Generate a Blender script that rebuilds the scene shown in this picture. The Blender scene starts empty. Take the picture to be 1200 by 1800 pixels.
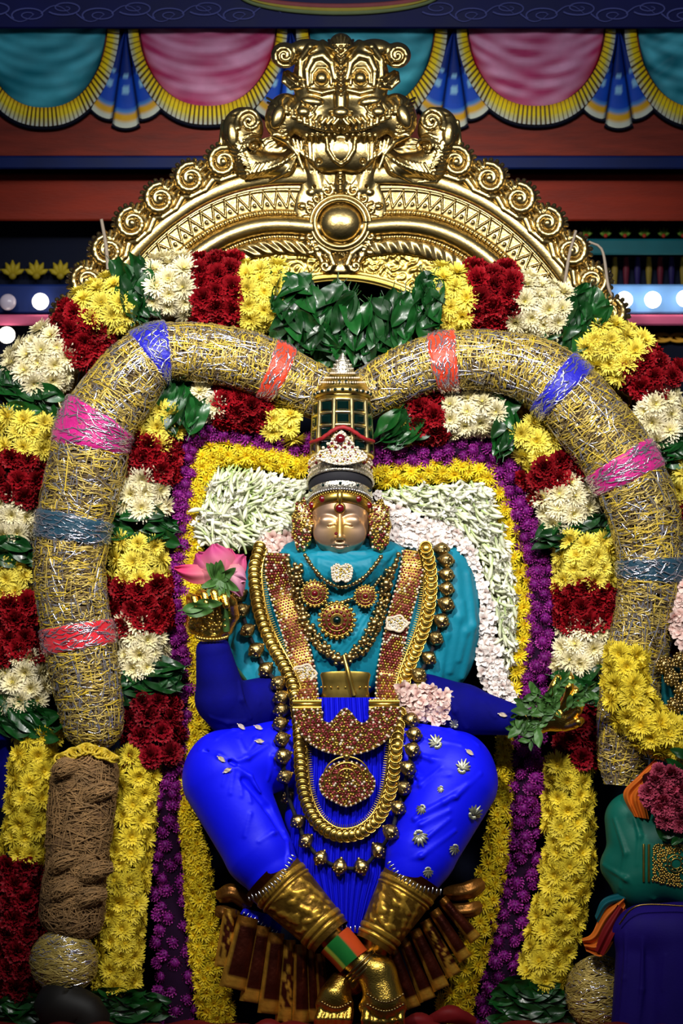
import bpy, math, random
import numpy as np
from mathutils import Vector, Matrix, Quaternion
random.seed(7); RNG = np.random.default_rng(7)
SC = bpy.context.scene; COL = SC.collection
# ------------------------------------------------------------ camera, world, lamps, exposure
S, D, ZC = .0014, 4.6, 1.85            # metres per photo pixel at depth 0, camera distance, camera height
cam = bpy.data.cameras.new('camera'); co = bpy.data.objects.new('camera', cam); COL.objects.link(co)
co.location = (0, -D, ZC); co.rotation_euler = (math.pi/2, 0, 0)
cam.sensor_fit = 'HORIZONTAL'; cam.sensor_width = 24; cam.lens = 24*D/(1200*S); cam.clip_end = 50
cam.dof.use_dof = True; cam.dof.focus_distance = D-.06; cam.dof.aperture_fstop = 2.6
SC.camera = co
w = bpy.data.worlds.new('temple_air'); SC.world = w; w.use_nodes = True
w.node_tree.nodes['Background'].inputs[0].default_value = (.62, .72, 1, 1)
w.node_tree.nodes['Background'].inputs[1].default_value = .045
def lamp(name, kind, loc, aim, power, size, col, spot=None):
    l = bpy.data.lights.new(name, kind); l.energy = power; l.color = col
    if kind == 'AREA': l.shape = 'DISK'; l.size = size
    else: l.shadow_soft_size = size
    if spot: l.spot_size = spot[0]; l.spot_blend = spot[1]
    o = bpy.data.objects.new(name, l); COL.objects.link(o); o.location = loc
    o.rotation_euler = (Vector(aim)-Vector(loc)).to_track_quat('-Z', 'Y').to_euler(); return o
lamp('halogen_spot_upper_left', 'SPOT', (-1.1, -3.2, 3.9), (-.08, 0, 2.02), 660, .12, (1, .96, .88), (math.radians(40), 1.))
lamp('halogen_spot_upper_right', 'SPOT', (1.2, -3.2, 3.8), (.08, 0, 2.0), 480, .12, (1, .97, .92), (math.radians(40), 1.))
lamp('hall_lamp', 'AREA', (0, -3.0, 4.1), (0, .2, 2.6), 34, .9, (.86, .92, 1))
SC.view_settings.view_transform = 'Standard'; SC.view_settings.look = 'None'
SC.view_settings.gamma = 1; SC.view_settings.use_curve_mapping = False
SC.view_settings.exposure = .15
SC.cycles.max_bounces = 6; SC.cycles.diffuse_bounces = 2; SC.cycles.glossy_bounces = 3; SC.cycles.transmission_bounces = 3
SC.cycles.transparent_max_bounces = 4
# ------------------------------------------------------------ helpers
def lin(c):
    if isinstance(c, str): c = [int(c[i:i+2], 16)/255 for i in (0, 2, 4)]
    return tuple(x/12.92 if x <= .04045 else ((x+.055)/1.055)**2.4 for x in c)
def WA(P):                                   # (px,py,d) photo-pixel coordinates with depth d -> world metres
    P = np.asarray(P, dtype=float); k = S*(D+P[:, 2]*S)/D
    return np.stack([(P[:, 0]-600)*k, P[:, 2]*S, ZC+(900-P[:, 1])*k], 1)
def W(x, y, d=0): return Vector(WA([(x, y, d)])[0])
MATS = {}
def mat(name, col, rough=.5, metal=0., var=0., vs=30., bump=0., bs=60., attr=False, rnd=0., coat=0., sheen=0., emit=0., stretch=None, col2=None, trans=0., spec=.5, aniso=0.):
    m = bpy.data.materials.new(name); MATS[name] = m; m.use_nodes = True
    nt = m.node_tree; N = nt.nodes; L = nt.links; b = N['Principled BSDF']
    c = lin(col)+(1,)
    b.inputs['Base Color'].default_value = c; b.inputs['Roughness'].default_value = rough
    b.inputs['Metallic'].default_value = metal; b.inputs['Specular IOR Level'].default_value = spec
    b.inputs['Coat Weight'].default_value = coat; b.inputs['Sheen Weight'].default_value = sheen
    b.inputs['Coat Roughness'].default_value = .15
    src = None
    if attr:
        a = N.new('ShaderNodeVertexColor'); a.layer_name = 'Col'; src = a.outputs[0]
    tc = N.new('ShaderNodeTexCoord'); vec = tc.outputs['Object']
    if stretch:
        mp = N.new('ShaderNodeMapping'); mp.inputs['Scale'].default_value = stretch; L.new(vec, mp.inputs[0]); vec = mp.outputs[0]
    if var or col2:
        nz = N.new('ShaderNodeTexNoise'); nz.inputs['Scale'].default_value = vs; nz.inputs['Detail'].default_value = 4; L.new(vec, nz.inputs['Vector'])
        if col2:
            r = N.new('ShaderNodeValToRGB'); r.color_ramp.elements[0].position = .38; r.color_ramp.elements[1].position = .62
            r.color_ramp.elements[0].color = c; r.color_ramp.elements[1].color = lin(col2)+(1,)
            L.new(nz.outputs[0], r.inputs[0]); src = r.outputs[0]
        if var:
            mr = N.new('ShaderNodeMapRange'); mr.inputs['From Min'].default_value = .25; mr.inputs['From Max'].default_value = .75
            mr.inputs['To Min'].default_value = 1-var; mr.inputs['To Max'].default_value = 1+var; L.new(nz.outputs[0], mr.inputs[0])
            hv = N.new('ShaderNodeHueSaturation'); L.new(mr.outputs[0], hv.inputs['Value'])
            if src: L.new(src, hv.inputs['Color'])
            else: hv.inputs['Color'].default_value = c
            src = hv.outputs[0]
            ra = N.new('ShaderNodeMath'); ra.operation = 'MULTIPLY_ADD'; ra.inputs[1].default_value = .3*min(1, var*2); ra.inputs[2].default_value = rough-.1*min(1, var*2); L.new(nz.outputs[0], ra.inputs[0]); L.new(ra.outputs[0], b.inputs['Roughness'])
    if rnd:
        oi = N.new('ShaderNodeObjectInfo'); mr = N.new('ShaderNodeMapRange'); mr.inputs['To Min'].default_value = 1-rnd; mr.inputs['To Max'].default_value = 1+rnd*.4
        L.new(oi.outputs['Random'], mr.inputs[0]); hv = N.new('ShaderNodeHueSaturation'); L.new(mr.outputs[0], hv.inputs['Value'])
        if src: L.new(src, hv.inputs['Color'])
        else: hv.inputs['Color'].default_value = c
        src = hv.outputs[0]
    if src: L.new(src, b.inputs['Base Color'])
    if bump:
        nb = N.new('ShaderNodeTexNoise'); nb.inputs['Scale'].default_value = bs; nb.inputs['Detail'].default_value = 3; L.new(vec, nb.inputs['Vector'])
        bp = N.new('ShaderNodeBump'); bp.inputs['Strength'].default_value = bump; bp.inputs['Distance'].default_value = .004
        L.new(nb.outputs[0], bp.inputs['Height']); L.new(bp.outputs[0], b.inputs['Normal'])
    if emit:
        b.inputs['Emission Color'].default_value = c; b.inputs['Emission Strength'].default_value = emit
    if trans:
        tl = N.new('ShaderNodeBsdfTranslucent'); mx = N.new('ShaderNodeMixShader'); mx.inputs[0].default_value = trans
        if src: L.new(src, tl.inputs[0])
        else: tl.inputs[0].default_value = c
        L.new(b.outputs[0], mx.inputs[1]); L.new(tl.outputs[0], mx.inputs[2]); L.new(mx.outputs[0], N['Material Output'].inputs[0])
    return m
WL = {}
def tag(o, label=None, cat=None, group=None, kind=None):
    if label: o['label'] = label
    if cat: o['category'] = cat
    if group: o['group'] = group
    if kind: o['kind'] = kind
    return o
def empty(name, x, y, d, label, cat, group=None):
    o = bpy.data.objects.new(name, None); COL.objects.link(o); o.empty_display_size = .02
    p = W(x, y, d); o.location = p; WL[o.name] = p; return tag(o, label, cat, group)
class MB:
    """collects vertices in photo-pixel space and links them as one mesh object"""
    def __init__(s): s.V = []; s.F = []; s.M = []; s.C = []; s.n = 0
    def add(s, V, F, mi=0, C=None):
        V = np.asarray(V, dtype=float).reshape(-1, 3); s.V.append(V)
        F = np.asarray(F, dtype=np.int64)
        if len(F): s.F.append(F+s.n); s.M.append(np.full(len(F), mi))
        if C is None: C = (1, 1, 1)
        C = np.asarray(C, dtype=float)
        if C.ndim == 1: C = np.tile(C, (len(V), 1))
        s.C.append(C); s.n += len(V); return s
    def mesh(s, name, mats, world=False, smooth=True, origin=None):
        V = np.concatenate(s.V); C = np.concatenate(s.C)
        P = V if world else WA(V)
        c = (P.min(0)+P.max(0))/2 if origin is None else np.array(origin)
        P = P-c
        me = bpy.data.meshes.new(name); me.vertices.add(len(P)); me.vertices.foreach_set('co', P.ravel())
        tot = np.concatenate([np.full(len(f), f.shape[1]) for f in s.F]); idx = np.concatenate([f.ravel() for f in s.F])
        me.loops.add(len(idx)); me.loops.foreach_set('vertex_index', idx.astype(np.int32))
        me.polygons.add(len(tot)); me.polygons.foreach_set('loop_start', np.concatenate([[0], np.cumsum(tot)[:-1]]).astype(np.int32))
        me.polygons.foreach_set('loop_total', tot.astype(np.int32))
        me.polygons.foreach_set('material_index', np.concatenate(s.M).astype(np.int32))
        me.polygons.foreach_set('use_smooth', np.full(len(tot), bool(smooth)))
        for m in (mats if isinstance(mats, (list, tuple)) else [mats]): me.materials.append(MATS[m] if isinstance(m, str) else m)
        if C.min() < .9999:
            a = me.color_attributes.new('Col', 'FLOAT_COLOR', 'POINT'); a.data.foreach_set('color', np.concatenate([C, np.ones((len(C), 1))], 1).ravel())
        me.update(calc_edges=True); me.validate()
        return me, Vector(c)
    def build(s, name, mats, parent=None, smooth=True, **kw):
        me, c = s.mesh(name, mats, smooth=smooth)
        o = bpy.data.objects.new(name, me); COL.objects.link(o); place(o, c, parent); return tag(o, **kw)
def place(o, wloc, parent=None):
    WL[o.name] = Vector(wloc)
    if parent is not None: o.parent = parent; o.location = Vector(wloc)-WL[parent.name]
    else: o.location = wloc
def inst(me, name, parent, x, y, d, n=(0, 0, -1), sc=1., spin=None, up=None, rot=None, **kw):
    """link a copy of a shared mesh at a photo-pixel position, its +Z along normal n (px-space)"""
    o = bpy.data.objects.new(name, me); COL.objects.link(o)
    if rot is None:
        v = Vector((n[0], n[2], -n[1])).normalized(); q = v.to_track_quat('Z', 'Y')
        rot = q @ Quaternion((0, 0, 1), random.uniform(0, 6.283) if spin is None else spin)
    o.rotation_mode = 'QUATERNION'; o.rotation_quaternion = rot; o.scale = (sc,)*3 if not isinstance(sc, tuple) else sc
    place(o, W(x, y, d), parent); return tag(o, **kw)
def gridfaces(nu, nv, cu=False, cv=False):
    a = np.arange(nu*nv).reshape(nu, nv)
    if cu: a = np.concatenate([a, a[:1]], 0)
    if cv: a = np.concatenate([a, a[:, :1]], 1)
    return np.stack([a[:-1, :-1].ravel(), a[1:, :-1].ravel(), a[1:, 1:].ravel(), a[:-1, 1:].ravel()], 1)
def boxm(mb, x0, x1, y0, y1, d0, d1, mi=0, C=None):
    v = [(x, y, d) for x in (x0, x1) for y in (y0, y1) for d in (d0, d1)]
    return mb.add(v, [(0, 1, 3, 2), (4, 6, 7, 5), (0, 4, 5, 1), (2, 3, 7, 6), (0, 2, 6, 4), (1, 5, 7, 3)], mi, C)
def spline(P, n):
    P = np.asarray(P, dtype=float)
    if len(P) == 2: t = np.linspace(0, 1, n)[:, None]; return P[0]*(1-t)+P[1]*t
    Q = np.concatenate([[2*P[0]-P[1]], P, [2*P[-1]-P[-2]]]); out = []
    L = np.concatenate([[0], np.cumsum(np.linalg.norm(np.diff(P[:, :2], axis=0), axis=1)+1e-6)])
    for s in np.linspace(0, L[-1], n):
        i = min(np.searchsorted(L, s, 'right')-1, len(P)-2); t = (s-L[i])/(L[i+1]-L[i])
        a, b, c, e = Q[i:i+4]
        out.append(.5*(2*b+(c-a)*t+(2*a-5*b+4*c-e)*t*t+(3*b-a-3*c+e)*t**3))
    return np.array(out)
def plen(P): return float(np.linalg.norm(np.diff(np.asarray(P)[:, :2], axis=0), axis=1).sum())
def frames(P):
    T = np.gradient(P[:, :3], axis=0); T /= np.linalg.norm(T, axis=1)[:, None]+1e-9
    up = np.array([0, 0, -1.]); A = np.cross(T, up); l = np.linalg.norm(A, axis=1)
    A[l < .05] = (1, 0, 0); A /= np.linalg.norm(A, axis=1)[:, None]
    B = np.cross(A, T); return T, A, B
def tube(mb, P, sides=8, mi=0, C=None, th=1., cap=True, disp=None):
    """P rows (x,y,d,r); th squashes the section towards the viewer"""
    P = np.asarray(P, dtype=float); T, A, B = frames(P); n = len(P)
    ph = np.arange(sides)*2*math.pi/sides
    r = P[:, 3][:, None]*np.ones(sides)
    if disp is not None: r = r+disp(np.arange(n)[:, None]/(n-1), ph[None, :])
    V = P[:, None, :3]+A[:, None]*(np.cos(ph)[None, :]*r)[..., None]+B[:, None]*(np.sin(ph)[None, :]*r*th)[..., None]
    mb.add(V.reshape(-1, 3), gridfaces(n, sides, cv=True), mi, C if C is None or np.ndim(C) == 1 else np.repeat(C, sides, 0))
    if cap:
        for k, o in ((0, 1), (n-1, -1)):
            b = mb.n; mb.add(np.concatenate([V[k], P[k:k+1, :3]-o*T[k]*P[k, 3]*.35*0]), [(j, (j+1) % sides, sides) if o > 0 else ((j+1) % sides, j, sides) for j in range(sides)], mi, C if C is None or np.ndim(C) == 1 else C[k])
    return mb
def ball(mb, c, r, nu=12, nv=8, mi=0, C=None, fn=None):
    r = (r,)*3 if np.isscalar(r) else r
    u = np.arange(nu)*2*math.pi/nu; v = np.linspace(.02, math.pi-.02, nv)
    X = np.cos(u)[:, None]*np.sin(v); Y = np.cos(v)[None]*np.ones((nu, 1)); Z = np.sin(u)[:, None]*np.sin(v)
    if fn is not None: k = fn(u[:, None]+0*v, v[None]+0*u[:, None]); X, Y, Z = X*k, Y*k, Z*k
    V = np.stack([c[0]+X*r[0], c[1]-Y*r[1], c[2]+Z*r[2]], -1)
    mb.add(V.reshape(-1, 3), gridfaces(nu, nv, cu=True), mi, C); return mb
def gems(mb, P, r, mi=0, C=None, sides=6, h=.7):
    """many small domes: P rows (x,y,d)"""
    P = np.asarray(P, dtype=float); 
    if not len(P): return mb
    r = np.broadcast_to(np.asarray(r, dtype=float), (len(P),)); k = sides
    a = np.arange(k)*2*math.pi/k; c0 = np.stack([np.cos(a), np.sin(a)], 1)
    T = np.concatenate([np.c_[c0, np.zeros(k)], np.c_[c0*.7, -np.full(k, .6*h)], [[0, 0, -h]]])
    V = P[:, None]+T[None]*r[:, None, None]
    F = [(i, (i+1) % k, k+(i+1) % k, k+i) for i in range(k)]; G = [(k+i, k+(i+1) % k, 2*k) for i in range(k)]
    o = np.arange(len(P))[:, None, None]*(2*k+1)
    n0 = mb.n; mb.add(V.reshape(-1, 3), (np.array(F)[None]+o).reshape(-1, 4), mi, None if C is None else (C if np.ndim(C) == 1 else np.repeat(C, 2*k+1, 0)))
    mb.F.append((np.array(G)[None]+o).reshape(-1, 3)+n0); mb.M.append(np.full(k*len(P), mi)); return mb
# ------------------------------------------------------------ sculpting: smooth-union distance field -> surface nets
def sculpt(prims, box, h, F0=None):
    x0, x1, y0, y1, z0, z1 = box
    xs = np.arange(x0, x1+h, h); ys = np.arange(y0, y1+h, h); zs = np.arange(z0, z1+h, h)
    F = np.full((len(xs), len(ys), len(zs)), 1e3, dtype=np.float32) if F0 is None else F0
    for pr in prims:
        op, ty, a, k = pr[0], pr[1], pr[2], pr[3]
        if ty == 'c': R = max(a[3], a[7]); lo = [min(a[i], a[i+4])-R for i in range(3)]; hi = [max(a[i], a[i+4])+R for i in range(3)]
        else: R = max(a[3:6]); lo = [a[i]-(R if i < 2 else a[5]) for i in range(3)]; hi = [a[i]+(R if i < 2 else a[5]) for i in range(3)]
        m = k+2*h+2
        sl = [slice(max(0, int((lo[i]-m-o)/h)), max(0, int((hi[i]+m-o)/h)+2)) for i, o in enumerate((x0, y0, z0))]
        X = xs[sl[0]].astype(np.float32)[:, None, None]; Y = ys[sl[1]].astype(np.float32)[None, :, None]; Z = zs[sl[2]].astype(np.float32)[None, None]
        if X.size == 0 or Y.size == 0 or Z.size == 0: continue
        if ty == 'c':
            ax, ay, az, ra, bx, by, bz, rb = a; dx, dy, dz = bx-ax, by-ay, bz-az; L2 = dx*dx+dy*dy+dz*dz+1e-6
            t = np.clip(((X-ax)*dx+(Y-ay)*dy+(Z-az)*dz)/L2, 0, 1)
            f = np.sqrt((X-ax-t*dx)**2+(Y-ay-t*dy)**2+(Z-az-t*dz)**2)-(ra+(rb-ra)*t)
        else:
            cx, cy, cz, rx, ry, rz = a[:6]; an = a[6] if len(a) > 6 else 0.; ca, sa = math.cos(an), math.sin(an)
            u = ((X-cx)*ca+(Y-cy)*sa); v = (-(X-cx)*sa+(Y-cy)*ca); q = Z-cz
            k0 = np.sqrt((u/rx)**2+(v/ry)**2+(q/rz)**2); k1 = np.sqrt((u/rx**2)**2+(v/ry**2)**2+(q/rz**2)**2)+1e-6
            f = k0*(k0-1)/k1
        g = F[sl[0], sl[1], sl[2]]
        if op == '+': 
            e = np.maximum(k-np.abs(g-f), 0)/k; r = np.minimum(g, f)-e*e*k*.25
        else:
            f = -f; e = np.maximum(k-np.abs(g-f), 0)/k; r = np.maximum(g, f)+e*e*k*.25
        F[sl[0], sl[1], sl[2]] = r
    return F, (x0, y0, z0), h
def drape(base, det, box, h):
    """lay detail strokes (depth = offset from the surface) on the front of a base form"""
    F, o, h = sculpt(base, box, h); s = F < 0; hit = s.any(2); first = s.argmax(2)
    H = np.where(hit, o[2]+(first-.5)*h, np.nan); H = np.where(np.isnan(H), np.nanmax(H), H)
    def at(x, y):
        i = int(np.clip((x-o[0])/h, 0, H.shape[0]-1)); j = int(np.clip((y-o[1])/h, 0, H.shape[1]-1)); return float(H[i, j])
    out = []
    for op, ty, a, k in det:
        a = list(a); a[2] += at(a[0], a[1])
        if ty == 'c': a[6] += at(a[4], a[5])
        out.append((op, ty, tuple(a), k))
    return sculpt(out, box, h, F)
def surfnet(F, org, h):
    s = F < 0; nx, ny, nz = F.shape
    cor = [(i, j, k) for i in (0, 1) for j in (0, 1) for k in (0, 1)]
    cnt = sum(s[i:nx-1+i, j:ny-1+j, k:nz-1+k].astype(np.int8) for i, j, k in cor)
    act = np.argwhere((cnt > 0) & (cnt < 8)); idx = -np.ones((nx-1, ny-1, nz-1), dtype=np.int64); idx[tuple(act.T)] = np.arange(len(act))
    acc = np.zeros((len(act), 3)); num = np.zeros(len(act))
    for a in range(8):
        for ax in range(3):
            ca = cor[a]
            if ca[ax]: continue
            cb = list(ca); cb[ax] = 1
            fa = F[tuple((act+ca).T)]; fb = F[tuple((act+cb).T)]; m = (fa < 0) != (fb < 0)
            t = np.where(m, fa/(fa-fb+1e-12), 0); p = np.tile(np.array(ca, float), (len(act), 1)); p[:, ax] += t
            acc += p*m[:, None]; num += m
    V = (act+acc/num[:, None])*h+np.array(org)
    Q = []
    for ax in range(3):
        b, c = [(1, 2), (2, 0), (0, 1)][ax]
        sl0 = [slice(None)]*3; sl1 = [slice(None)]*3; sl0[ax] = slice(0, -1); sl1[ax] = slice(1, None)
        a0 = s[tuple(sl0)]; a1 = s[tuple(sl1)]; e = np.argwhere(a0 != a1)
        e = e[(e[:, b] > 0) & (e[:, c] > 0) & (e[:, b] < F.shape[b]-1) & (e[:, c] < F.shape[c]-1)]
        ins = a0[tuple(e.T)]; ob = np.zeros(3, int); ob[b] = 1; oc = np.zeros(3, int); oc[c] = 1
        q = np.stack([idx[tuple((e-o).T)] for o in (ob+oc, oc, 0*ob, ob)], 1)
        q[~ins] = q[~ins][:, ::-1]; Q.append(q)
    Q = np.concatenate(Q); Q = Q[(Q >= 0).all(1)]
    return V, Q[:, ::-1]
def stroke(P, k=3, op='+'):
    return [(op, 'c', tuple(P[i])+tuple(P[i+1]), k) for i in range(len(P)-1)]
def spir(cx, cy, z, R, turns, a0, sgn, w0, w1, k=1.5, n=22, rise=6):
    out = []
    for i in range(n+1):
        t = i/n; r = R*(1-t)**.85+1; a = a0+sgn*turns*2*math.pi*t
        out.append((cx+r*math.cos(a), cy+r*math.sin(a), z-rise*t, w0+(w1-w0)*t))
    return stroke(out, k)
def mirror(pr, cx=600):
    out = []
    for op, ty, a, k in pr:
        a = list(a); a[0] = 2*cx-a[0]
        if ty == 'c': a[4] = 2*cx-a[4]
        elif len(a) > 6: a[6] = -a[6]
        out.append((op, ty, tuple(a), k))
    return out
def nz(x, y, s, seed=0):                      # cheap smooth noise
    r = np.random.default_rng(seed); o = 0
    for i in range(6):
        a = r.uniform(0, 6.28); f = r.uniform(.6, 1.8)/s; p = r.uniform(0, 6.28); o = o+np.sin((x*math.cos(a)+y*math.sin(a))*f*6.28+p)
    return o/3
DM = np.full((1800, 1200), 999.)             # nearest modelled cloth depth per photo pixel, so that jewels lie on it
def note_depth(V):
    xi = V[:, 0].astype(int); yi = V[:, 1].astype(int); ok = (xi > 1) & (xi < 1198) & (yi > 1) & (yi < 1798)
    for ox in (-1, 0, 1, 2):
        for oy in (-1, 0, 1, 2):
            X = np.clip(xi[ok]+ox, 0, 1199); Y = np.clip(yi[ok]+oy, 0, 1799); np.minimum.at(DM, (Y, X), V[ok, 2])
def dep(x, y, r=3):
    x, y = int(x), int(y); p = DM[max(0, y-r):y+r+1, max(0, x-r):x+r+1]; m = p.min() if p.size else 999
    return float(m) if m < 900 else 0.
# ------------------------------------------------------------ materials
mat('gold', 'b8a068', .27, 1, var=.12, vs=25, bump=.12, bs=160)
mat('gold_bright', 'cfae55', .32, 1, var=.1, vs=60)
mat('gold_dark', '9a7a3c', .32, 1, var=.2, vs=60)
mat('brass', 'e6bb52', .22, 1, var=.15, vs=60, bump=.3, bs=300)
mat('silver', 'd8dade', .25, 1)
mat('dark_metal', '1a1712', .6, .3)
mat('pale_gold', 'dccb92', .28, 1, var=.15, vs=90)
mat('diamante', 'd8d2c0', .22, .9, var=.5, vs=180, bump=.6, bs=260)
mat('ruby', '5c0712', .18, 0, coat=.3)
mat('pearl', 'cdbba4', .25, 0, coat=.3)
mat('emerald', '021512', .1, 0, coat=0)
mat('face_metal', 'c9a57c', .36, .8, var=.16, vs=14, attr=True)
mat('blue_silk', '0a10f0', .5, 0, var=.1, vs=8, bump=.15, bs=34, sheen=0, spec=.22, attr=True)
mat('blue_velvet', '040566', .8, 0, var=.3, vs=12, spec=.1, sheen=0, bump=.1, bs=200)
mat('teal_silk', '08748c', .55, 0, var=.16, vs=10, bump=.3, bs=50, spec=.25)
mat('maroon_silk', '40160f', .4, 0, var=.25, vs=14, sheen=.2)
mat('brown_gold_silk', '9a6a2a', .35, .75, var=.35, vs=30, bump=.4, bs=90, attr=True)
mat('paint', 'ffffff', .5, 0, attr=True, var=.12, vs=20, bump=.08, bs=80, spec=.12)
mat('paint_navy', '101550', .45, 0, var=.3, vs=6, spec=.12)
mat('paint_red', '74291c', .5, 0, var=.3, vs=8, bump=.2, bs=40, stretch=(1, 4, 6), spec=.12)
mat('paint_red_bright', '7c2412', .5, 0, var=.25, vs=5, bump=.2, bs=40, stretch=(1, 4, 6), spec=.12)
mat('paint_blue', '081a4c', .5, 0, var=.3, vs=9, spec=.12)
mat('paint_lightblue', '5f8cc4', .5, 0, var=.15, vs=9, spec=.12)
mat('paint_pink', 'a04868', .5, 0, var=.15, vs=9, spec=.12)
mat('paint_teal', '0a4a52', .5, 0, var=.2, vs=9, spec=.12)
mat('paint_yellow', 'b59a2e', .5, 0, var=.3, vs=30, spec=.12)
mat('dark_wood', '050a1c', .7, 0, spec=.1, var=.3, vs=5)
mat('bulb_glow', 'fff3e0', .3, 0, emit=7)
mat('stone_floor', '3a2a22', .6, 0, var=.2, vs=4)
# ------------------------------------------------------------ the temple hall: back wall, painted beams, floor
b = MB(); boxm(b, -500, 1700, -300, 2222, 560, 640); tag(b.build('wall_back', 'dark_wood', smooth=False), kind='structure')
b = MB(); v = [(-2.2, -5.2, 0), (2.2, -5.2, 0), (2.2, 1.0, 0), (-2.2, 1.0, 0), (-2.2, -5.2, -.1), (2.2, -5.2, -.1), (2.2, 1.0, -.1), (-2.2, 1.0, -.1)]
b.add(v, [(0, 1, 2, 3), (4, 7, 6, 5), (0, 4, 5, 1), (2, 6, 7, 3), (0, 3, 7, 4), (1, 5, 6, 2)])
me, c = b.mesh('floor', 'stone_floor', world=True, smooth=False); o = bpy.data.objects.new('floor', me); COL.objects.link(o); place(o, c); tag(o, kind='structure')
def beam(name, y0, y1, d0, d1, m, x0=-500, x1=1700):
    b = MB(); v = []
    e = 3
    prof = [(y0, d1), (y0, d0+e), (y0+e, d0), (y1-e, d0), (y1, d0+e), (y1, d1)]
    for x in np.linspace(x0, x1, 2): v += [(x, y, d) for y, d in prof]
    b.add(v, gridfaces(2, 6, cv=True)); b.add(v, [(0, 1, 2, 3, 4, 5), (11, 10, 9, 8, 7, 6)])
    return tag(b.build(name, m, smooth=False), kind='structure')
t1 = beam('trim_1', -160, 50, 395, 570, 'paint_navy')
t2 = beam('trim_2', 44, 276, 430, 570, 'paint_red')
beam('trim_3', 274, 297, 425, 570, 'paint_blue')
beam('trim_4', 305, 388, 480, 570, 'paint_red_bright')
beam('trim_5', 500, 551, 500, 570, 'paint_lightblue', 900, 1700)
beam('trim_6', 553, 572, 490, 570, 'paint_pink')
beam('trim_7', 500, 551, 500, 570, 'paint_blue', -500, 500)
beam('trim_8', 420, 448, 490, 570, 'paint_teal', 900, 1700)
# painted scroll work on the navy beam
def spiral_line(cx, cy, R, sg, turns=1.6, n=34):
    t = np.linspace(0, 1, n); r = R*(1-t*.85); a = sg*(turns*6.28*t)+2.6
    return np.c_[cx+r*np.cos(a)*1.5, cy+r*np.sin(a)*.62, np.full(n, 393.5), 1.9*(1-.5*t)]
for i, x in enumerate(list(range(-10, 440, 62))+list(range(770, 1230, 62))):
    b = MB(); sg = 1 if i % 2 else -1
    tube(b, spiral_line(x, 20+6*sg, 22, sg), 5, th=.5)
    t = np.linspace(0, 1, 12); tube(b, np.c_[x+20+50*t, 24-14*sg*np.sin(t*3.1), np.full(12, 393.5), 1.6-t], 5, th=.5)
    b.add([], []); b.C = [np.tile((.10, .11, .34), (len(v), 1)) for v in b.V]
    b.build('painted_scroll', 'paint', t1)
b = MB()                                       # lower rim of a painted oval above
for k, (r0, col) in enumerate([(0, (.42, .10, .10)), (6, (.55, .42, .05)), (11, (.25, .3, .12))]):
    t = np.linspace(0, 3.1416, 40)
    tube(b, np.c_[596-(165+r0)*np.cos(t), -14+(25+r0)*np.sin(t), np.full(40, 392-0*t), np.full(40, 5.)], 6, C=col, th=.5)
b.build('painted_oval_rim', 'paint', t1)
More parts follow.
